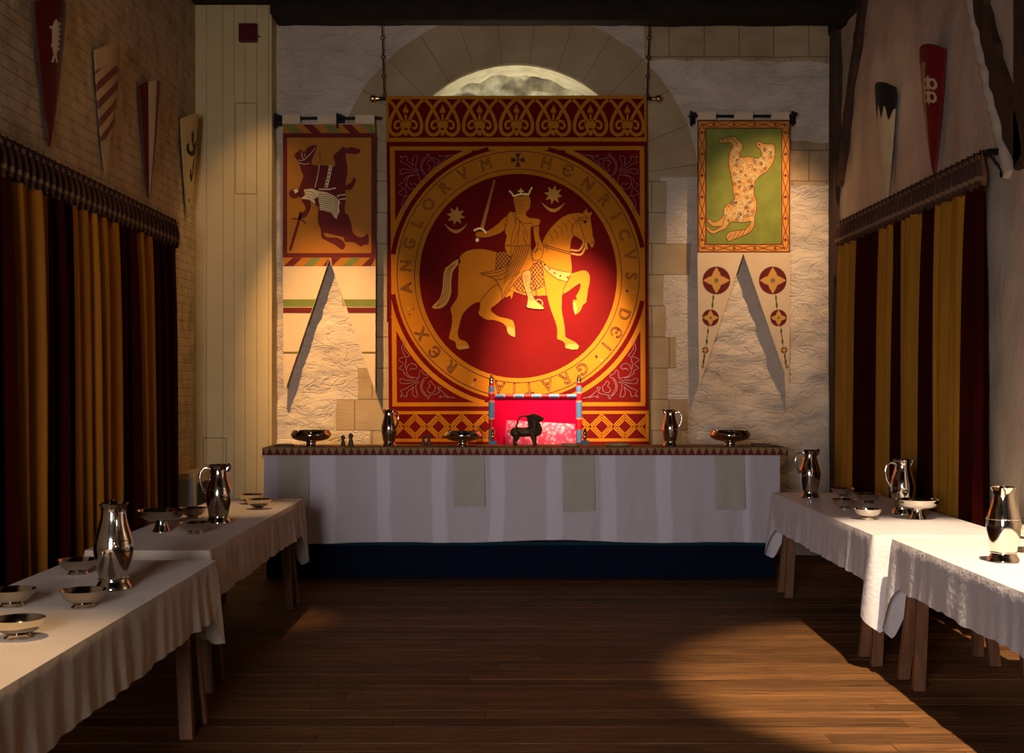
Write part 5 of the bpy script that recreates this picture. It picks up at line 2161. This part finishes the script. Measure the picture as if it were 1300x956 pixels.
GF = 'small stoppered flasks on the high table'
put(make_flask, onhigh(435.5), 0, 'left of two dark stoppered flasks beside the left footed dish', GF, .93)
put(make_flask, onhigh(445.5), 0, 'right of two dark stoppered flasks beside the left footed dish', GF, 1.1)
put(make_flask, onhigh(537.5, 10.85), 0, 'left of two small flasks between jug and footed dish', GF, .85)
put(make_flask, onhigh(544.5, 10.88), 0, 'right of two small flasks between jug and footed dish', GF, .92)

# flat things on the high table


def flat(name, px0, px1, h, dep, m, label, cat, Y=10.66, rz=0.0, group=None):
    b = B()
    w = (px1 - px0) / F * Y
    b.lathe([(0, 0), (.42, 0), (.5, .5), (.5, 1), (.44, 1), (.40, .6), (0, .6)], 28)
    for v in b.bm.verts:
        v.co = Vector((v.co.x * w, v.co.y * dep, v.co.z * h))
    o = b.build(name, m, smooth=True)
    o.location = onhigh((px0 + px1) / 2, Y)
    return tag(o, label, cat, group)


flat('wooden_plate', 713, 737, .022, .14, M['bread_wood'], 'low wooden plate before the throne cushion on the high table', 'plate', group='wooden plates on the high table')
flat('wooden_plate', 769, 800, .022, .16, M['bread_wood'], 'low wooden plate right of the throne on the high table', 'plate', group='wooden plates on the high table')
b = B()
for i in range(5):
    a = i * 1.25
    b.ball((.028 * math.cos(a), .025 * math.sin(a), .004), .016, (1.2, 1, .7))
o = b.build('bread_rolls', M['bread_wood'], smooth=True)
o.location = Vector(onhigh(785)) + Vector((0, 0, .016))
tag(o, 'small heap of bread pieces on the wooden plate right of the throne', 'bread')
o['kind'] = 'stuff'
b = B()
b.box((0, 0, .007), (.15, .14, .014))
b.box((0, 0, .016), (.12, .11, .004))
o = b.build('bread_board', M['dark_wood'], bevel=.003)
o.location = onhigh(361)
tag(o, 'thin dark wooden board at the left end of the high table', 'board')
b = B()
b.box((0, 0, .011), (.14, .13, .022))
b.box((.0, -.02, .024), (.10, .07, .004))
o = b.build('wooden_box', M['dark_wood'], bevel=.003)
o.location = onhigh(965.5)
tag(o, 'flat brown wooden box at the right end of the high table', 'box')
b = B()
g = [[b.bm.verts.new((-.06 + .125 * i / 8, -.08 + .16 * k / 8, .003 + .026 * (1 - i / 8) ** 1.2 + .002 * math.sin(k))) for k in range(9)] for i in range(9)]
for i in range(8):
    for k in range(8):
        b.bm.faces.new((g[i][k], g[i + 1][k], g[i + 1][k + 1], g[i][k + 1]))
o = b.build('folded_napkin', M['paper'], smooth=True)
md = o.modifiers.new('thick', 'SOLIDIFY')
md.thickness = .003
o.location = onhigh(986)
tag(o, 'white folded napkin beside the wooden box on the high table', 'napkin')


# ---------------------------------------------------------------- light
def spot(name, loc, tgt, power, col, angle, blend=.5, rad=.05):
    l = bpy.data.lights.new(name, 'SPOT')
    l.energy = power
    l.color = col
    l.spot_size = math.radians(angle)
    l.spot_blend = blend
    l.shadow_soft_size = rad
    o = bpy.data.objects.new(name, l)
    COL.objects.link(o)
    o.location = loc
    o.rotation_euler = (Vector(tgt) - Vector(loc)).to_track_quat('-Z', 'Y').to_euler()
    return o


WARM = (1.0, .56, .20)
spot('spot_left_banner', (-2.25, 9.7, 4.95), (-1.40, 11.9, 1.30), 1300, (1, .54, .19), 35, 1.0, .035)
spot('spot_casing', (-1.80, 10.75, 4.97), (-2.50, 11.65, 2.75), 95, (1, .60, .24), 46, 1.0, .04)
spot('spot_right_banner', (2.75, 10.1, 4.95), (2.30, 11.9, 2.75), 430, (1, .60, .30), 42, 1.0, .035)
spot('spot_throne', (.60, 9.6, 4.95), (.46, 11.75, 1.83), 4800, (1, .64, .42), 26, 1.0, .05)
spot('spot_hanging', (.30, 9.5, 4.95), (.25, 11.75, 1.75), 330, (1, .60, .32), 44, 1.0, .05)
spot('spot_right_tables', (2.35, 4.6, 4.9), (2.45, 6.55, .3), 2500, (1, .77, .52), 36, .4, .04)
spot('spot_left_far', (-2.0, 8.6, 4.8), (-1.92, 8.6, .7), 330, (1, .66, .36), 20, .9, .04)
spot('spot_left_near', (-1.9, 3.6, 4.8), (-1.8, 3.75, .7), 620, (1, .68, .36), 32, 1.0, .05)
spot('spot_left_wall', (-1.3, 7.2, 4.9), (-2.9, 9.6, 2.6), 22, WARM, 70, 1.0, .2)
spot('spot_right_wall', (1.6, 9.0, 4.9), (3.0, 10.6, 3.2), 16, (1, .66, .38), 66, 1.0, .2)
spot('spot_arch', (WX(655, 12), 11.93, 3.25), (WX(655, 12), 12.38, 4.3), 62, (1, .90, .62), 110, 1.0, .05)
l = bpy.data.lights.new('window_daylight', 'AREA')
l.shape = 'RECTANGLE'
l.size, l.size_y = 1.3, 2.2
l.energy = 62
l.spread = math.radians(75)
l.color = (.98, .88, .90)
o = bpy.data.objects.new('window_daylight', l)
COL.objects.link(o)
o.location = (-1.5, -1.4, 1.75)
o.rotation_euler = (math.radians(87), 0, math.radians(-8))

w = bpy.data.worlds.new('world')
SC.world = w
w.use_nodes = True
w.node_tree.nodes['Background'].inputs[0].default_value = (.6, .55, .5, 1)
w.node_tree.nodes['Background'].inputs[1].default_value = .05

# ---------------------------------------------------------------- camera
cd = bpy.data.cameras.new('camera')
cd.sensor_fit = 'HORIZONTAL'
cd.sensor_width = 36
cd.lens = F / 1300 * 36
cd.shift_y = (HY - 478) / 1300
cd.clip_start = .05
cam = bpy.data.objects.new('camera', cd)
COL.objects.link(cam)
cam.location = (0, 0, EYE)
cam.rotation_euler = (PI / 2, 0, 0)
SC.camera = cam
SC.view_settings.view_transform = 'Standard'
SC.view_settings.look = 'None'
SC.view_settings.gamma = 1
SC.view_settings.use_curve_mapping = False
SC.view_settings.exposure = 0
